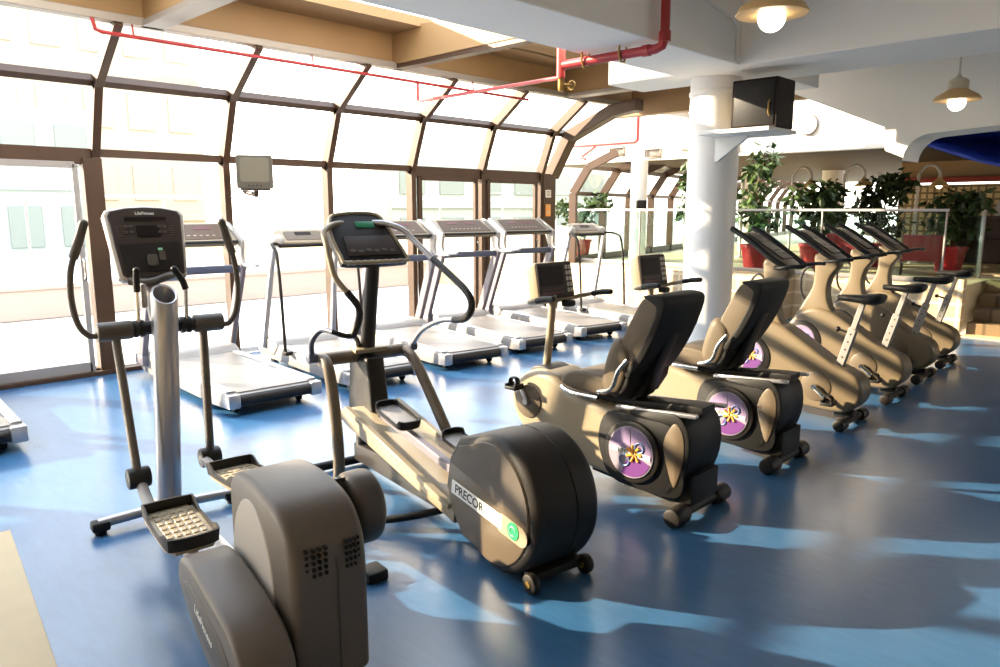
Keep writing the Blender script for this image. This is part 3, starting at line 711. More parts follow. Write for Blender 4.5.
    b = MB(); b.prism(rrect(.34, .235, .02, 4), -.08, .0, .012, 2, axis='Z', M=M); Cn = b.obj('console', 'taupe', t)
    b = MB(); b.prism(rrect(.325, .22, .016, 4), -.002, .008, .003, 1, axis='Z', M=M); b.obj('faceplate', 'console_face', Cn)
    b = MB(); b.prism(rrect(.22, .12, .008, 3, (-.04, .03)), .006, .0105, 0, axis='Z', M=M); each(b, 'display', 'lcd', Cn, smooth=False)
    b = MB(); b.prism(rrect(.20, .012, .004, 2, (-.04, -.075)), .006, .0105, 0, axis='Z', M=M); b.prism(rrect(.20, .006, .002, 2, (-.04, -.05)), .006, .0105, 0, axis='Z', M=M); each(b, 'status_strip', 'red_led', Cn, smooth=False)
    b = MB()
    for i in range(2):
        for j in range(5): b.prism(rrect(.022, .026, .005, 2, (.108+.030*i, .078-.036*j)), .006, .011, .001, 1, axis='Z', M=M)
    each(b, 'button', 'pale_grey', Cn)
    b = MB(); b.tube([(-.26, .93, 1.10), (-.25, 1.02, 1.08), (-.12, 1.05, 1.065), (.12, 1.05, 1.065), (.26, 1.02, 1.08), (.27, .93, 1.10)], .014, 10, 5); Hb = b.obj('handlebar', 'taupe', t)
    for sg in (-1, 1):
        b = MB(); b.tube([(.265*sg, .95, 1.095), (.272*sg, .88, 1.11), (.275*sg, .82, 1.115)], .0175, 12, 3); b.ball((.275*sg, .82, 1.115), .0175); b.obj('grip', 'black_plastic', Hb)
    b = MB(); b.box((.09, 1.0, 1.045), (.08, .06, .04), .012); b.obj('cup_bracket', 'black_plastic', t)
    # feet
    b = MB(); b.tube([(-.2, 0, .055), (.2, 0, .055)], .032, 14); b.box((0, .06, .08), (.12, .16, .06), .01); b.obj('stabilizer', 'black_plastic', t); b = MB(); b.tube([(-.2, 1.0, .045), (.2, 1.0, .045)], .03, 14); b.box((0, 1.0, .13), (.1, .1, .16), .01); b.obj('stabilizer', 'black_plastic', t)
    for x, y in ((-.215, 0), (.215, 0), (-.215, 1.0), (.215, 1.0)):
        b = MB(); b.cyl((x-.075, y, .05), (x+.06, y, .05), .05, n=20, bev=.012); b.obj('roller_foot', 'charcoal', t)
    return t
r1 = recumbent((3.465, 1.875, 0), 'recumbent exercise bike nearest the camera, with a black slanted seat and a purple round badge')
dup(r1, (4.55, 1.87, 0), 0, 'recumbent exercise bike in front of the white column, second of the two recumbents', 'recumbent bikes')

# ---- upright bikes
def upright(loc, label):
    t = thing('upright_bike', label, 'exercise bike', loc, 0, 'upright exercise bikes in a row')
    out = [(-.095, .27), (-.06, .37), (.02, .42), (.14, .47), (.40, .635), (.56, .72), (.72, .74), (.86, .66), (.94, .53), (.95, .38), (.88, .22), (.72, .13), (.36, .105), (.06, .10), (-.06, .17)]
    b = MB(); b.prism(out, -.115, .115, .035, 4, smooth=4); b.obj('body', 'taupe_mid', t, angle=55)
    b = MB(); b.prism([(.50, .60), (.58, .76), (.61, .90), (.585, 1.03), (.52, 1.13), (.60, 1.20), (.74, 1.22), (.735, 1.08), (.75, .92), (.84, .74), (.88, .60)], -.06, .06, .025, 3, smooth=3); b.obj('stem', 'taupe_mid', t, angle=55)
    b = MB(); b.prism([(.62, .50), (.70, .60), (.84, .62), (.92, .52), (.92, .38), (.84, .28), (.70, .30), (.62, .38)], -.124, -.10, .01, 2, smooth=4); b.obj('badge_housing', 'charcoal', t)
    badge(t, -.128, .785, .455, .115)
    b = MB(); b.prism(circ((.24, .28), .115, 36), -.124, .124, .012, 2); b.obj('crank_cover', 'taupe_dark', t)
    b = MB(); b.cyl((-.16, .24, .28), (.16, .24, .28), .02, n=14); b.box((-.15, .18, .235), (.02, .032, .17), .006, rot=rotx(-53)); b.box((.15, .30, .325), (.02, .032, .17), .006, rot=rotx(-53)); b.obj('crank', 'chrome', t)
    pedal(t, (-.21, .105, .185)); pedal(t, (.21, .375, .375))
    # seat
    b = MB(); bar(b, (0, .125, .40), (0, .035, .74), (1, 0, 0), .05, .06, .006); bar(b, (0, .05, .68), (0, -.015, .93), (1, 0, 0), .036, .04, .005); P = b.obj('seat_post', 'silver_paint', t)
    b = MB(); b.cyl((0, .06, .70), (0, .14, .72), .009, n=10); b.ball((0, .15, .722), .02); b.obj('adjust_knob', 'black_plastic', P)
    b = MB()
    for k in range(5): b.cyl((-.0265, .11-.016*k, .455+.06*k), (-.024, .11-.016*k, .455+.06*k), .007, n=8)
    each(b, 'post_hole', 'black_ink', P)
    rings = []
    for y, hw, zt, zb in ((.17, .008, .975, .955), (.16, .028, .985, .94), (.08, .036, .99, .935), (.0, .060, .995, .93), (-.07, .105, 1.005, .925), (-.12, .115, 1.015, .93), (-.15, .10, 1.01, .945), (-.16, .07, 1.0, .96)):
        rings.append([(hw*math.cos(a)*(1 if math.sin(a) > 0 else .9), y, (zt+zb)/2+(zt-zb)/2*math.sin(a)) for a in [2*PI*k/14 for k in range(14)]])
    b = MB(); b.loft(rings); b.obj('saddle', 'vinyl_black', t, angle=70)
    # console, race bars and rear handle loop
    b = MB(); b.prism([(.50, 1.155), (.60, 1.175), (.92, 1.40), (.93, 1.425), (.90, 1.435), (.52, 1.20)], -.11, .11, .012, 2); Cn = b.obj('console', 'taupe_mid', t)
    Mc = frame_M((0, .72, 1.328), (1, 0, 0), (0, .84, .52))
    b = MB(); b.prism(rrect(.19, .36, .02, 3), -.004, .008, .003, 1, axis='Z', M=Mc); b.obj('faceplate', 'charcoal', Cn)
    b = MB(); b.prism(rrect(.16, .10, .01, 3, (0, .10)), .006, .011, 0, axis='Z', M=Mc); each(b, 'display', 'lcd', Cn, smooth=False)
    b = MB()
    for i in range(4):
        for j in range(2): b.prism(rrect(.026, .02, .005, 2, (-.06+.04*i, -.05-.045*j)), .006, .011, .001, 1, axis='Z', M=Mc)
    each(b, 'button', 'warm_grey', Cn)
    for sg in (-1, 1):
        b = MB(); b.tube([(.185*sg, .95, 1.46), (.19*sg, .80, 1.375), (.195*sg, .60, 1.235), (.17*sg, .50, 1.175), (.06*sg, .55, 1.16)], [.022, .024, .024, .018, .015], 12, 5); b.ball((.185*sg, .953, 1.462), .022); b.obj('race_bar', 'black_plastic', t)
        b = MB(); b.tube([(.10*sg, .62, 1.17), (.21*sg, .56, 1.17), (.235*sg, .44, 1.19), (.20*sg, .36, 1.195)], .015, 10, 5); b.obj('handle', 'black_plastic', t)
    b = MB(); b.tube([(.0, .80+.075*math.cos(a), .95+.15*math.sin(a)) for a in [2*PI*k/24 for k in range(24)]], .011, 8, closed=True, up=(1, 0, 0)); b.obj('front_loop', 'charcoal', t)
    # feet
    b = MB(); b.tube([(-.2, 0, .05), (.2, 0, .05)], .028, 14); b.box((0, .05, .08), (.10, .14, .06), .01); b.obj('stabilizer', 'black_plastic', t); b = MB(); b.tube([(-.2, .82, .045), (.2, .82, .045)], .03, 14); b.box((0, .8, .11), (.1, .12, .12), .01); b.obj('stabilizer', 'black_plastic', t)
    for x, y in ((-.215, 0), (.215, 0), (-.215, .82), (.215, .82)):
        b = MB(); b.cyl((x-.06, y, .045), (x+.05, y, .045), .044, n=18, bev=.01); b.obj('roller_foot', 'charcoal', t)
    return t
u1 = upright((5.76, 1.885, 0), 'upright exercise bike next to the recumbents, nearest of the four uprights')
for x, y, l in ((6.80, 1.89, 'upright exercise bike second from the recumbents'), (7.80, 1.93, 'upright exercise bike third from the recumbents'), (8.72, 1.96, 'shaded upright exercise bike at the far end of the row')):
    dup(u1, (x, y, 0), 0, l, 'upright exercise bikes in a row')

# ---- treadmills with wide slanted uprights
def treadmill_base(t, L=2.1, w=.40):
    b = MB(); b.prism([(.06, .06), (.0, .10), (.0, .17), (.06, .185), (L-.45, .205), (L-.1, .205), (L, .14), (L, .07), (L-.1, .05), (.3, .05)], -w, w, .012); b.obj('deck', 'silver_paint', t)
    b = MB(); b.prism([(.03, .155), (.03, .188), (.07, .193), (L-.45, .212), (L-.45, .19)], -w+.085, w-.085, .004, 1); b.obj('running_belt', 'belt', t)
    for sg in (-1, 1):
        b = MB(); b.prism([(.05, .18), (.05, .20), (L-.42, .222), (L-.42, .195)], (w-.08)*sg, (w-.012)*sg, .006, 1); b.obj('side_rail', 'silver', t)
        b = MB(); b.box((w*sg-.045*sg, .03, .125), (.10, .13, .115), .014); b.obj('end_cap', 'silver', t)
    b = MB(); b.cyl((-w+.1, .015, .125), (w-.1, .015, .125), .045, n=20); b.obj('rear_roller', 'charcoal', t)
    b = MB(); b.box((0, .42, .06), (w*1.7, .16, .06), .012); b.obj('lift_frame', 'black_plastic', t)
    for sg in (-1, 1):
        b = MB(); b.cyl((.28*sg-.02, .16, .038), (.28*sg+.02, .16, .038), .038, n=18, bev=.008); b.obj('wheel', 'black_rubber', t)
    b = MB(); b.box((.3, L-.2, .03), (.06, .1, .06), .01); b.box((-.3, L-.2, .03), (.06, .1, .06), .01); each(b, 'front_foot', 'black_rubber', t)
    b = MB(); b.prism([(L-.50, .19), (L-.47, .235), (L-.38, .27), (L-.08, .27), (L+.02, .22), (L+.03, .10), (L-.4, .10)], -w-.01, w+.01, .02, 3); b.obj('motor_hood', 'silver_paint', t)
def treadmill(loc, deg, label):
    t = thing('treadmill', label, 'treadmill', loc, deg, 'treadmills with wide slanted uprights')
    treadmill_base(t)
    for sg in (-1, 1):
        b = MB(); bar(b, (.43*sg, 1.93, .16), (.43*sg, 1.50, 1.10), (1, 0, 0), .055, .13, .012); b.box((.43*sg, 1.93, .19), (.07, .22, .10), .015); b.obj('upright', 'lavender_grey', t)
        wing = [(1.44, 1.06), (1.48, 1.16), (1.46, 1.30), (1.52, 1.345), (1.80, 1.49), (1.86, 1.47), (1.84, 1.42), (1.66, 1.28), (1.58, 1.10), (1.52, 1.02)]
        b = MB(); b.prism(wing, .415*sg, .455*sg, .008, 2, smooth=3); b.obj('console_wing', 'silver_paint', t)
        b = MB(); b.tube([(.435*sg, 1.52, 1.10), (.435*sg, 1.40, 1.075), (.435*sg, 1.26, 1.09), (.43*sg, 1.16, 1.095)], .019, 12, 4); b.ball((.43*sg, 1.16, 1.095), .019); b.obj('hand_rail', 'silver', t)
    b = MB(); b.box((0, 1.53, 1.045), (.83, .06, .075), .012); b.obj('crossbar', 'slate_blue', t)
    M = frame_M((0, 1.66, 1.395), (1, 0, 0), (0, .86, .51))
    b = MB(); b.prism(rrect(.82, .36, .03, 4), -.05, .0, .012, 2, axis='Z', M=M); Cn = b.obj('console', 'taupe', t)
    b = MB(); b.prism([(-.37, -.125), (.37, -.125), (.34, .145), (-.34, .145)], -.002, .006, .003, 1, axis='Z', M=M); b.obj('faceplate', 'panel_brown', Cn)
    b = MB(); b.prism(rrect(.16, .05, .008, 3, (-.14, .07)), .004, .0085, 0, axis='Z', M=M); b.prism(rrect(.16, .05, .008, 3, (.14, .07)), .004, .0085, 0, axis='Z', M=M); each(b, 'display', 'red_led', Cn, smooth=False)
    b = MB(); b.tube([M @ Vector((-.40, -.185, .01)), M @ Vector((.40, -.185, .01))], .014, 10); b.obj('reading_rack', 'charcoal', Cn)
    b = MB()
    for i in range(8): b.prism(rrect(.03, .018, .005, 2, (-.21+.06*i, -.06)), .004, .009, .001, 1, axis='Z', M=M)
    each(b, 'button', 'taupe', Cn)
    return t
GT = 'treadmills with wide slanted uprights'
tA = treadmill((2.93, 5.42, 0), 3, 'treadmill behind the nearest elliptical, its deck blown bright by the window')
for x, y, d, l in ((.82, 5.70, 3, 'treadmill at the left edge of the picture showing only its rear corner'),
                   (5.20, 5.42, 9, 'treadmill just right of the drum-shaped elliptical, nearest of three alike side by side'),
                   (6.34, 5.46, 9, 'middle treadmill of the three side by side before the glass doors'),
                   (7.50, 5.50, 9, 'treadmill in front of the brown pier, farthest of the three side by side')):
    dup(tA, (x, y, 0), d, l, GT)
# ---- treadmills with thin tubular handrails
def treadmill_tube(loc, deg, label):
    t = thing('treadmill', label, 'treadmill', loc, deg, 'treadmills with thin tubular rails')
    treadmill_base(t, 2.0, .38)
    for sg in (-1, 1):
        b = MB(); bar(b, (.40*sg, 1.82, .16), (.35*sg, 1.56, 1.24), (1, 0, 0), .05, .06, .01); b.obj('upright', 'silver', t)
        b = MB(); b.tube([(.20*sg, 1.55, 1.26), (.38*sg, 1.50, 1.27), (.435*sg, 1.38, 1.25), (.44*sg, 1.28, 1.17), (.44*sg, 1.22, .8), (.44*sg, 1.18, .19)], .016, 10, 6); b.obj('hand_rail', 'charcoal', t)
        b = MB(); b.box((.41*sg, 1.18, .19), (.09, .07, .04), .01); each(b, 'rail_bracket', 'charcoal', t)
    M = frame_M((0, 1.58, 1.33), (1, 0, 0), (0, .80, .60))
    b = MB(); b.prism([(-.33, .02), (-.28, .12), (-.18, .14), (.18, .14), (.28, .12), (.33, .02), (.31, -.08), (-.31, -.08)], -.07, .0, .018, 3, smooth=3, axis='Z', M=M); Cn = b.obj('console', 'taupe', t, angle=50)
    b = MB(); b.prism(rrect(.42, .14, .02, 3, (0, .02)), -.003, .006, .002, 1, axis='Z', M=M); b.obj('faceplate', 'taupe_dark', Cn)
    b = MB(); b.prism(rrect(.18, .05, .008, 3, (0, .05)), .004, .0085, 0, axis='Z', M=M); each(b, 'display', 'lcd', Cn, smooth=False)
    b = MB(); b.ball((-.30, 1.56, 1.30), .065, (1, .9, 1)); b.ball((.30, 1.56, 1.30), .065, (1, .9, 1)); each(b, 'cup_holder', 'pale_grey', t)
    b = MB(); b.box((0, 1.52, 1.245), (.62, .05, .04), .012); b.obj('crossbar', 'charcoal', t)
    return t
tB = treadmill_tube((4.02, 5.40, 0), 6, 'treadmill with thin tubular rails behind the drum-shaped elliptical')
dup(tB, (8.62, 5.30, 0), 9, 'treadmill with thin tubular rails at the far end, before the glass balustrade', 'treadmills with thin tubular rails')
# ------------------------------------------------------------------ fixtures overhead
def pendant(loc, label, drop):
    t = thing('pendant_lamp', label, 'lamp', loc, 0, 'pendant lamps')
    b = MB(); b.lathe([(.185, 0), (.19, .006), (.17, .04), (.11, .075), (.075, .10), (.072, .115), (.068, .115), (.07, .10), (.105, .072), (.165, .036), (.183, .004)], 36); b.obj('lamp_shade', 'lamp_shade', t)
    b = MB(); b.lathe([(.078, .095), (.078, .16), (.07, .18), (.045, .19), (.02, .205), (.012, .23), (.0, .23)], 28)
    for k in range(5): b.lathe([(.080, .10+.014*k), (.084, .104+.014*k), (.084, .108+.014*k), (.080, .112+.014*k)], 28)
    b.obj('lamp_housing', 'lamp_top', t)
    b = MB(); b.ball((0, 0, -.018), .072, u=24, v=16); b.obj('globe', 'globe_glow', t)
    b = MB(); b.cyl((0, 0, .22), (0, 0, drop), .008, n=8); b.cyl((0, 0, drop-.03), (0, 0, drop), .05, n=20); b.obj('hanging_stem', 'lamp_top', t)
    return t
p1 = pendant((4.05, 1.90, 2.655), 'pendant lamp with a lit globe cut by the top edge of the picture', .995)
pendant((7.72, 1.86, 2.57), 'pendant lamp with a lit globe hanging at the far right', 1.08)
# sprinkler pipes
b = MB(); b.tube([(2.29, 7.0, 3.20), (2.31, 7.0, 3.11), (2.36, 7.0, 3.095), (7.72, 7.0, 3.08)], .0165, 10)
for x in (2.62, 4.4, 6.7): b.cyl((x, 7.0, 3.09), (x, 7.03, 3.21), .008, n=8)
b.tube([(5.79, 7.0, 3.08), (5.79, 7.0, 2.88), (5.76, 6.9, 2.862), (4.82, 4.045, 2.67)], .017, 10)
tag(b.obj('sprinkler_pipe', 'red_pipe'), 'thin red sprinkler pipe running along the top of the sloping glazing', 'pipe')
b = MB(); b.tube([(4.80, 3.04, 3.6), (4.80, 3.04, 2.82), (4.80, 3.06, 2.775), (4.80, 3.11, 2.76), (4.80, 3.97, 2.76)], .034, 14)
b.cyl((4.80, 4.0, 2.66), (4.80, 4.0, 2.90), .036, n=14); b.cyl((4.80, 3.04, 2.80), (4.80, 3.04, 2.87), .044, n=14); b.cyl((4.80, 3.16, 2.76), (4.80, 3.22, 2.76), .042, n=14)
o = tag(b.obj('fire_pipe', 'red_pipe'), 'thick red pipe bending under the white ceiling beam', 'pipe')
b = MB(); b.cyl((4.80, 4.0, 2.56), (4.80, 4.0, 2.66), .022, n=12); b.tube([(4.80, 4.0, 2.61), (4.88, 3.95, 2.61)], .012, 8); b.tube([Vector((4.88, 3.95, 2.61))+Vector((0, .035*math.cos(a), .035*math.sin(a))) for a in [2*PI*k/14 for k in range(14)]], .006, 6, closed=True); b.obj('valve', 'brass_fitting', o)
b = MB()
for y in (3.4, 3.75): b.tube([(4.845, y, 2.82), (4.85, y, 2.77), (4.82, y, 2.71), (4.78, y, 2.71), (4.752, y, 2.76), (4.755, y, 2.82)], .008, 8)
each(b, 'hanger_clip', 'brass_fitting', o)
# small conduit on the beam
b = MB(); b.tube([(4.9, 3.11, 3.3), (5.9, 3.11, 3.16), (6.0, 3.11, 3.10), (6.02, 3.11, 2.84)], .010, 8); tag(b.obj('surface_mounted_conduit', 'white_trim'), 'thin painted conduit on the white beam above the column', 'conduit')

# speaker on its shelf by the column
t = thing('wall_speaker', 'dark brown loudspeaker standing on a white shelf by the column', 'speaker', (6.46, 3.03, 2.3095), 0)
b = MB(); b.prism([(-.17, -.17), (.17, -.17), (.17, .10), (.06, .24), (-.17, .24)], 0, .42, .012, axis='Z'); b.obj('cabinet', 'speaker_brown', t)
b = MB(); b.box((-.174, .035, .21), (.012, .37, .37), .006); b.obj('grille', 'black_plastic', t)
b = MB(); b.box((-.09, .242, .20), (.05, .006, .11), .002); b.obj('sticker', 'yellow_sticker', t)
b = MB(); b.tube([(-.18, -.11, .10), (-.20, -.11, .13), (-.20, -.11, .20), (-.18, -.11, .23)], .008, 8); b.obj('carry_handle', 'brass_fitting', t)
t = thing('speaker_shelf', 'white shelf board fixed to the column under the loudspeaker', 'shelf', (6.42, 3.12, 2.27), 0)
b = MB(); b.box((0, .06, .02), (.56, .66, .035), .005); b.obj('shelf_board', 'white_trim', t)
b = MB(); b.prism([(.36, .004), (.36, -.22), (.33, -.22), (.05, -.02), (.05, .004)], -.02, .02, .004); b.obj('bracket', 'white_trim', t)
# television on a bracket by the glazing post
t = thing('television', 'small grey television hanging on a bracket at a glazing post', 'television', (3.92, 7.45, 2.00), 30)
b = MB(); b.loft([[(x*.18, -.17, z*.17) for x, z in rrect(2, 2, .12, 4)], [(x*.18, .0, z*.165) for x, z in rrect(2, 2, .12, 4)], [(x*.16, .20, z*.12) for x, z in rrect(2, 2, .12, 4)]]); T = b.obj('case', 'tv_grey', t)
b = MB(); b.prism(rrect(.29, .25, .03, 5, (0, .02)), -.176, -.165, .003, 1, axis='Y'); b.obj('screen', 'tv_screen', T)
b = MB()
for k in range(4): b.cyl((-.06+.04*k, -.178, -.14), (-.06+.04*k, -.168, -.14), .008, n=8)
each(b, 'button', 'black_plastic', T)
b = MB(); b.tube([(0, .0, -.16), (0, .02, -.23), (-.12, .22, -.20), (-.16, .27, -.12)], .025, 10); b.box((0, -.02, -.175), (.3, .22, .02), .005); b.obj('bracket', 'bronze', t)
b = MB(); b.tube([(-.2, .12, -.05), (-.26, .16, -.14), (-.22, .2, -.2), (-.27, .22, -.25)], .008, 6, 4); b.obj('cable', 'white_trim', t)
# clock and air grilles on the sunlit wall
t = thing('wall_clock', 'round white wall clock on the sunlit white wall', 'clock', (11.98, 4.92, 2.93), 0)
b = MB(); b.prism(circ((0, 0), .165, 36), -.03, .0, .008, 2); b.obj('clock_case', 'warm_grey', t)
b = MB(); b.prism(circ((0, 0), .145, 36), -.034, -.028, .001, 1); b.obj('clock_face', 'clock_face', t)
b = MB(); b.box((-.036, .03, .03), (.004, .09, .010), 0, rot=rotx(42)); b.box((-.037, -.01, .05), (.004, .008, .12), 0, rot=rotx(-8)); b.obj('hand', 'black_ink', t)
for k, (y, z, lab) in enumerate(((6.22, 2.66, 'small dark air grille low on the sunlit wall beside the column'), (7.75, 2.63, 'air grille on the sunlit wall left of the column'), (8.55, 2.70, 'air grille on the sunlit wall above the far glazing'))):
    t = thing('air_grille', lab, 'vent', (11.98, y, z), 0, 'air grilles on the sunlit wall')
    b = MB()
    for s_ in (-1, 1): b.box((-.01, 0, .075*s_), (.03, .36, .02), .003); b.box((-.01, .17*s_, 0), (.03, .02, .16), .003)
    b.obj('frame', 'taupe_dark', t)
    b = MB()
    for j in range(6): b.box((-.008, 0, -.055+.022*j), (.02, .33, .008), 0, rot=roty(30))
    b.obj('slats', 'warm_grey_dark', t)
b = MB(); b.tube([(11.973, 9.6, 2.86), (11.973, 8.15, 2.86), (11.973, 8.10, 2.90), (11.973, 8.10, 3.4)], .026, 10); b.tube([(11.973, 9.1, 2.82), (11.973, 9.4, 2.66), (11.973, 9.45, 2.62), (11.973, 9.3, 2.6)], .02, 10); b.tube([(11.973, 9.1, 2.86), (11.973, 9.1, 2.82)], .02, 8)
tag(b.obj('sprinkler_pipe', 'red_pipe'), 'red pipe crossing the sunlit wall beyond the end of the glazing', 'pipe')
b = MB(); b.tube([(11.988, 7.15, 2.66), (11.988, 6.8, 2.64), (11.988, 6.75, 2.60), (11.988, 6.9, 2.56)], .02, 10); tag(b.obj('sprinkler_pipe', 'red_pipe'), 'short red pipe by the foliage just left of the column', 'pipe')

# ------------------------------------------------------------------ glass balustrade on the knee wall
t = thing('glass_balustrade', 'glass balustrade with a pale top rail behind the exercise bikes', 'balustrade', (10.95, 0, .64), 0)
yb = [2.62, 4.2, 5.75, 7.3, 8.85]
for ya, yb_ in zip(yb, yb[1:]):
    xo = .07 if yb_ < 4.3 else -.35 if False else .0
    b = MB(); b.box((xo, (ya+yb_)/2, .50), (.014, yb_-ya-.04, .84), .002, 1); b.obj('glass_panel', 'rail_glass', t, smooth=False)
b = MB(); b.box((0, 5.75, .965), (.06, 6.3, .035), .008); b.obj('top_rail', 'pale_grey', t)
for y in yb:
    b = MB(); b.box((0, y, .48), (.035, .02, .94), .004); b.obj('post', 'silver_paint', t)
b = MB(); b.box((0, 5.75, .05), (.04, 6.3, .06), .006); b.obj('base_rail', 'silver_paint', t)
t = thing('glass_balustrade', 'short glass screen with a silver post beside the steps', 'balustrade', (12.4, 2.5, .64), 0)
b = MB(); b.box((-.65, 0, .46), (1.2, .014, .84), .002, 1); b.obj('glass_panel', 'rail_glass', t, smooth=False)
b = MB(); b.box((0, 0, .44), (.05, .05, .88), .006); b.obj('post', 'silver', t)

# ------------------------------------------------------------------ planting on the deck
def foliage(parent, m, centers, n, size, droop=.5, seed=1):
    rnd = random.Random(seed); b = MB()
    for _ in range(n):
        cx_, cy_, cz_, rx_, rz_ = rnd.choice(centers)
        while True:
            p = Vector((rnd.uniform(-1, 1), rnd.uniform(-1, 1), rnd.uniform(-1, 1)))
            if p.length <= 1: break
        p = Vector((cx_+p.x*rx_, cy_+p.y*rx_, cz_+p.z*rz_))
        d = Vector((rnd.uniform(-1, 1), rnd.uniform(-1, 1), rnd.uniform(-1.2, .4)-droop*.3)).normalized()
        u = d.cross(Vector((rnd.uniform(-1, 1), rnd.uniform(-1, 1), 1))).normalized(); L = size*rnd.uniform(.7, 1.3); W = L*.27
        nrm = d.cross(u)
        pts = [p, p+d*L*.45+u*W+nrm*L*.06, p+d*L-nrm*L*.08, p+d*L*.45-u*W+nrm*L*.06]
        vs = [b.bm.verts.new(q) for q in pts]
        b.bm.faces.new((vs[0], vs[1], vs[2])); b.bm.faces.new((vs[0], vs[2], vs[3]))
    return b.obj('foliage', m, parent, smooth=False)
def potted(loc, label, h, centers, n, size, potr=.2, poth=.34, lm='leaf', seed=1, pm='red_pot'):
    t = thing('potted_plant', label, 'plant', loc, 0, 'potted plants on the deck')
    b = MB(); b.lathe([(potr*.72, 0), (potr*.98, poth*.9), (potr*1.06, poth*.9), (potr*1.06, poth), (potr*.94, poth), (potr*.92, poth*.93), (.0, poth*.93)], 26); b.obj('pot', pm, t)
    b = MB(); rnd = random.Random(seed+50)
    for k in range(3):
        c = centers[k % len(centers)]
        b.tube([(rnd.uniform(-.03, .03), rnd.uniform(-.03, .03), poth*.9), (c[0]*.3+rnd.uniform(-.05, .05), c[1]*.3, (poth+c[2])*.5), (c[0], c[1], c[2]+.1)], [.022, .016, .006], 7, 5)
    b.obj('trunk', 'bark', t)
    foliage(t, lm, centers, n, size, seed=seed)
    return t
potted((11.45, 9.0, .64), 'leafy potted plant in a red pot beyond the farthest treadmill', 1.5, [(0, 0, .95, .35, .30), (.2, -.3, 1.15, .28, .2), (-.3, .25, 1.05, .3, .2), (0, 0, .7, .25, .2)], 420, .15, .22, .4, seed=3)
potted((11.40, 6.42, .64), 'tall potted tree whose leaves show left of the white column', 2.6, [(0, 0, 1.75, .28, .35), (.0, -.25, 2.05, .26, .25), (-.1, .1, 1.35, .26, .25), (0, .2, .95, .2, .2)], 330, .17, .24, .4, seed=4, pm='lamp_shade')
potted((11.43, 5.40, .64), 'tall potted tree whose leaves show just right of the white column', 2.6, [(0, .05, 1.4, .28, .4), (0, -.05, 1.75, .24, .22), (.0, .1, 1.0, .28, .3), (0, -.15, .85, .24, .2)], 360, .17, .24, .42, seed=5)
potted((12.75, 5.0, .64), 'dark leafy potted plant behind the balustrade, second right of the column', 2., [(0, .1, 1.15, .36, .25), (0, -.15, 1.25, .34, .22), (.05, .0, .85, .38, .25), (0, -.2, .95, .3, .2)], 520, .19, .24, .4, 'leaf_dark', seed=6)
potted((13.7, 4.3, .64), 'dark bushy potted plant under the end of the white beam', 2., [(0, 0, 1.30, .40, .28), (.1, -.15, 1.42, .30, .22), (0, .1, 1.0, .36, .3), (0, -.05, .75, .36, .25)], 600, .17, .24, .4, 'leaf_dark', seed=8)
potted((13.3, 3.1, .64), 'dark spreading potted plant at the right end of the balustrade', 2., [(0, 0, 1.05, .40, .25), (.05, -.2, 1.1, .3, .2), (0, .1, .8, .36, .25), (0, -.15, .7, .3, .2)], 480, .17, .24, .4, 'leaf_dark', seed=9)
b = MB(); b.lathe([(.12, 0), (.16, .42), (.17, .42), (.17, .46), (.15, .46), (.0, .43)], 24); tag(b.obj('planter', 'red_pot', loc=(11.25, 6.0, .64)), 'red planter standing just right of the column behind the balustrade', 'planter', 'planters')

# red deck chairs
def deck_chair(loc, deg, label):
    t = thing('deck_chair', label, 'chair', loc, deg, 'red deck chairs')
    b = MB(); b.box((0, .1, .24), (.55, .6, .05), .02); b.obj('seat', 'red_fabric', t)
    b = MB(); b.box((0, -.34, .42), (.52, .05, .44), .02, rot=rotx(34)); b.obj('backrest', 'red_fabric', t)
    for x in (-.26, .26):
        for y in (-.15, .36):
            b = MB(); b.tube([(x, y, 0), (x, y, .24)], .018, 8); b.obj('leg', 'dark_wood', t)
        b = MB(); b.tube([(x*1.05, .38, .38), (x*1.05, -.3, .40)], .022, 8); b.tube([(x*1.05, .36, .24), (x*1.05, .36, .38)], .018, 8); b.obj('armrest', 'red_fabric', t)
    return t
d1 = deck_chair((12.3, 4.15, .64), 100, 'red deck chair behind the balustrade, left one of two')
dup(d1, (12.4, 3.25, .64), 75, 'red deck chair behind the right end of the balustrade', 'red deck chairs')
# gooseneck lamps on the deck
def goose(loc, label):
    t = thing('gooseneck_lamp', label, 'lamp', loc, 0, 'gooseneck deck lamps')
    b = MB(); b.tube([(0, 0, 0), (0, 0, 1.45), (0, -.02, 1.62), (0, -.12, 1.74), (0, -.24, 1.74), (0, -.33, 1.64), (0, -.34, 1.52)], .026, 10, 5); b.cyl((0, 0, 0), (0, 0, .05), .09, n=18); b.obj('pole', 'pale_grey', t)
    b = MB(); b.lathe([(.16, 0), (.165, .01), (.10, .07), (.05, .12), (.03, .16), (.0, .16)], 24, Matrix.Translation((0, -.34, 1.38))); b.obj('lamp_shade', 'lamp_shade', t)
    b = MB(); b.ball((0, -.34, 1.385), .05); b.obj('globe', 'globe_glow', t)
    return t
g1 = goose((14.2, 7.05, .64), 'gooseneck lamp on the deck, first to the right of the column')
for x, y, l in ((14.2, 6.05, 'gooseneck lamp on the deck, second to the right of the column'), (14.2, 5.1, 'gooseneck lamp on the deck, third to the right of the column'), (15.0, 4.1, 'gooseneck lamp glowing among the dark leaves at the right')):
    dup(g1, (x, y, .64), 0, l, 'gooseneck deck lamps')
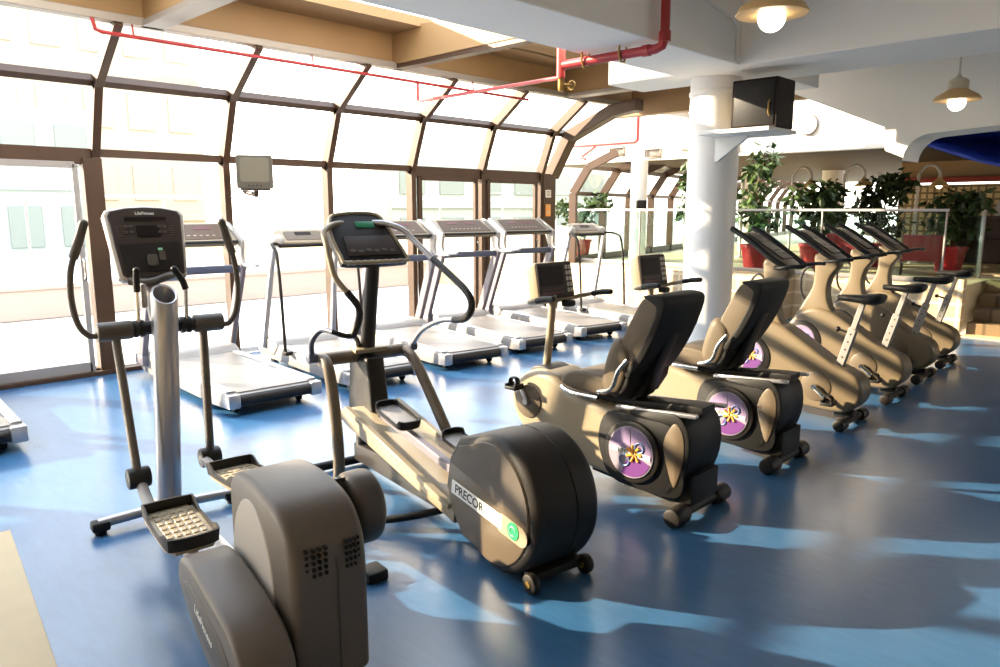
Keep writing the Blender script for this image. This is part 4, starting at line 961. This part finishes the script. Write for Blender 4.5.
# far columns
for x, y, r_ in ((11.9, 7.98, .155), (16.6, 8.05, .23), (18.2, 6.8, .24)):
    b = MB(); b.lathe([(0, 0), (r_, 0), (r_, 1.85), (r_*1.04, 1.86), (r_*1.04, 1.88), (0, 1.88)], 32); struct(b.obj('column', 'column_paint', loc=(x, y, .64)))
t = thing('wall_speaker', 'small dark loudspeaker fixed to the far white column', 'speaker', (11.72, 7.80, 1.62), 45)
b = MB(); b.box((0, 0, .08), (.18, .13, .16), .01); b.obj('cabinet', 'black_plastic', t)
b = MB(); b.prism(circ((0, .08), .06, 20), -.068, -.06, .002, 1, axis='Y'); b.obj('cone', 'charcoal', t)
# far greenhouse glazing
a0 = math.radians(12); fx, fy = math.cos(a0), math.sin(a0); wp = 1.3
for i in range(16):
    M = Matrix.Translation((10.75+fx*wp*i, 8.62+fy*wp*i, .0)) @ Matrix.Rotation(a0, 4, 'Z')
    P = [Vector((0, 0, .64)), Vector((0, 0, 1.90)), Vector((0, -.30, 2.36)), Vector((0, -.85, 2.60))]
    b = MB()
    for p, q in zip(P, P[1:]): bar(b, p, q, (1, 0, 0), .08, .14)
    b.box((wp/2, 0, 1.90), (wp, .09, .07), .004); b.box((wp/2, -.30, 2.36), (wp, .09, .07), .004); b.box((wp/2, 0, .70), (wp, .1, .12), .004)
    bmesh.ops.transform(b.bm, matrix=M, verts=b.bm.verts)
    w = struct(b.obj('window_%d' % (15+i), 'bronze', smooth=False))
    for nm, p, q in (('lower_pane', P[0], P[1]), ('middle_pane', P[1], P[2]), ('upper_pane', P[2], P[3])):
        g = MB(); o_ = Vector((0, .05, 0)); e_ = Vector((wp, .05, 0)); th = Vector((0, .006, .002))
        g.loft([[p+o_, p+e_, q+e_, q+o_], [p+o_+th, p+e_+th, q+e_+th, q+o_+th]]); bmesh.ops.transform(g.bm, matrix=M, verts=g.bm.verts); g.obj(nm, 'window_glass', w, smooth=False)
# dark shelving at the top of the steps
t = thing('shelf_unit', 'dark wooden shelf unit against the tiled wall at the right edge', 'shelf', (15.7, 2.6, .64), 0)
b = MB(); b.box((0, -.6, .42), (.4, 3.4, .03), .005); b.box((0, -.6, .84), (.4, 3.4, .03), .005); b.box((.18, -.6, .42), (.02, 3.4, .84), 0); b.obj('shelf_boards', 'dark_wood', t)
for y in (-2.3, -.6, 1.1):
    b = MB(); b.box((0, y, .42), (.4, .04, .84), .005); b.obj('side_panel', 'dark_wood', t)
for k in range(9):
    rnd = random.Random(k)
    b = MB(); h = rnd.uniform(.16, .26); b.lathe([(.045, 0), (.05, .01), (.05, h*.6), (.02, h*.78), (.02, h), (0, h)], 14)
    o = tag(b.obj('bottle', 'pale_grey' if k % 3 else 'taupe', loc=(15.6, 3.35-.2*k, 1.496)), 'small bottle standing on the dark shelf unit', 'bottle', 'bottles on the shelf unit')

# ------------------------------------------------------------------ outside
b = MB(); b.box((8, 30.05, -.06), (100, 44, .1), 0); tag(b.obj('terrace', 'terrace', smooth=False), kind='structure')
b = MB(); b.box((4, 12.6, .22), (26, .18, .44), .01); b.box((4, 12.6, .47), (26, .24, .06), .01); tag(b.obj('wall_parapet', 'building_pink', smooth=False), kind='structure')
t = thing('railing', 'thin terrace railing seen through the left panes', 'railing', (4, 12.6, .5), 0)
b = MB(); b.cyl((-13, 0, 1.32), (13, 0, 1.32), .022, n=8); b.obj('top_rail', 'silver', t)
for k in range(14):
    b = MB(); b.cyl((-13+2*k, 0, 0), (-13+2*k, 0, 1.32), .018, n=8); b.obj('post', 'silver', t)
def building(name, label, x, y, w, d, h, floors, cols, wallm, winm, deg=0):
    t = thing(name, label, 'building', (x, y, -6), deg, None)
    b = MB(); b.box((0, 0, h/2), (w, d, h), .05, 1); b.obj('walls', wallm, t, smooth=False)
    fh = h/floors; cw = w/cols
    for f in range(floors):
        b = MB(); b.box((0, -d/2-.04, f*fh+.15), (w+.1, .2, .3), .02, 1); b.obj('floor_band', wallm, t, smooth=False)
    n_ = 0
    for f in range(floors):
        for c_ in range(cols):
            n_ += 1
            if n_ > 96: break
            b = MB(); b.box((-w/2+cw*(c_+.5), -d/2-.02, f*fh+fh*.55), (cw*.62, .10, fh*.5), .02, 1); b.obj('window', winm, t, smooth=False)
    return t
building('office_building', 'pale green glass office building across the way, seen through the far left panes', 4.5, 33, 9.5, 8, 11.0, 4, 6, 'building_green', 'window_green')
building('apartment_building', 'cream building seen through the upper left panes', 9, 44, 18, 8, 21, 6, 9, 'building_cream', 'building_pink')
building('office_building', 'greenish building with a pale pillar seen through the glass doors', 33, 34, 14, 8, 10.2, 4, 6, 'building_green', 'window_green', 20)
# ------------------------------------------------------------------ light, sky, camera
sun = bpy.data.lights.new('sun', 'SUN'); sun.energy = 17; sun.color = (1., .83, .60); sun.angle = math.radians(.6)
so = bpy.data.objects.new('sun', sun); COL.objects.link(so)
el, azs = math.radians(19.6), math.radians(34)
dirv = Vector((-math.sin(azs)*math.cos(el), math.cos(azs)*math.cos(el), math.sin(el)))
so.rotation_euler = dirv.to_track_quat('Z', 'Y').to_euler(); so.location = (-8, 20, 9)
w = bpy.data.worlds.new('World'); sc.world = w; w.use_nodes = True
nt = w.node_tree; bg = nt.nodes['Background']
tc = nt.nodes.new('ShaderNodeTexCoord'); sp = nt.nodes.new('ShaderNodeSeparateXYZ'); rp = nt.nodes.new('ShaderNodeValToRGB')
nt.links.new(tc.outputs['Generated'], sp.inputs[0]); nt.links.new(sp.outputs['Z'], rp.inputs['Fac']); nt.links.new(rp.outputs['Color'], bg.inputs['Color'])
rp.color_ramp.elements[0].color = (1., .94, .82, 1); rp.color_ramp.elements[1].color = (.72, .84, 1., 1); rp.color_ramp.elements[1].position = .8
bg.inputs['Strength'].default_value = 4.6
cam = bpy.data.cameras.new('camera'); co = bpy.data.objects.new('camera', cam); COL.objects.link(co)
cam.sensor_fit = 'HORIZONTAL'; cam.sensor_width = 36.; cam.lens = 739.4*36/1000; cam.clip_start = .05; cam.clip_end = 300
pitch, az = math.radians(9.557), math.radians(44.3)
fwd = Vector((math.cos(pitch)*math.cos(az), math.cos(pitch)*math.sin(az), -math.sin(pitch)))
co.location = (0, 0, 1.62); co.rotation_euler = fwd.to_track_quat('-Z', 'Y').to_euler()
sc.camera = co
sc.view_settings.view_transform = 'Standard'; sc.view_settings.look = 'None'; sc.view_settings.gamma = 1; sc.view_settings.use_curve_mapping = False
sc.view_settings.exposure = 0.4
cy_ = sc.cycles
cy_.max_bounces = 10; cy_.diffuse_bounces = 5; cy_.glossy_bounces = 4; cy_.transparent_max_bounces = 24; cy_.transmission_bounces = 4
cy_.caustics_reflective = False; cy_.caustics_refractive = False; cy_.sample_clamp_indirect = 6.
cy_.use_denoising = True
try: cy_.denoiser = 'OPENIMAGEDENOISE'
except Exception: pass
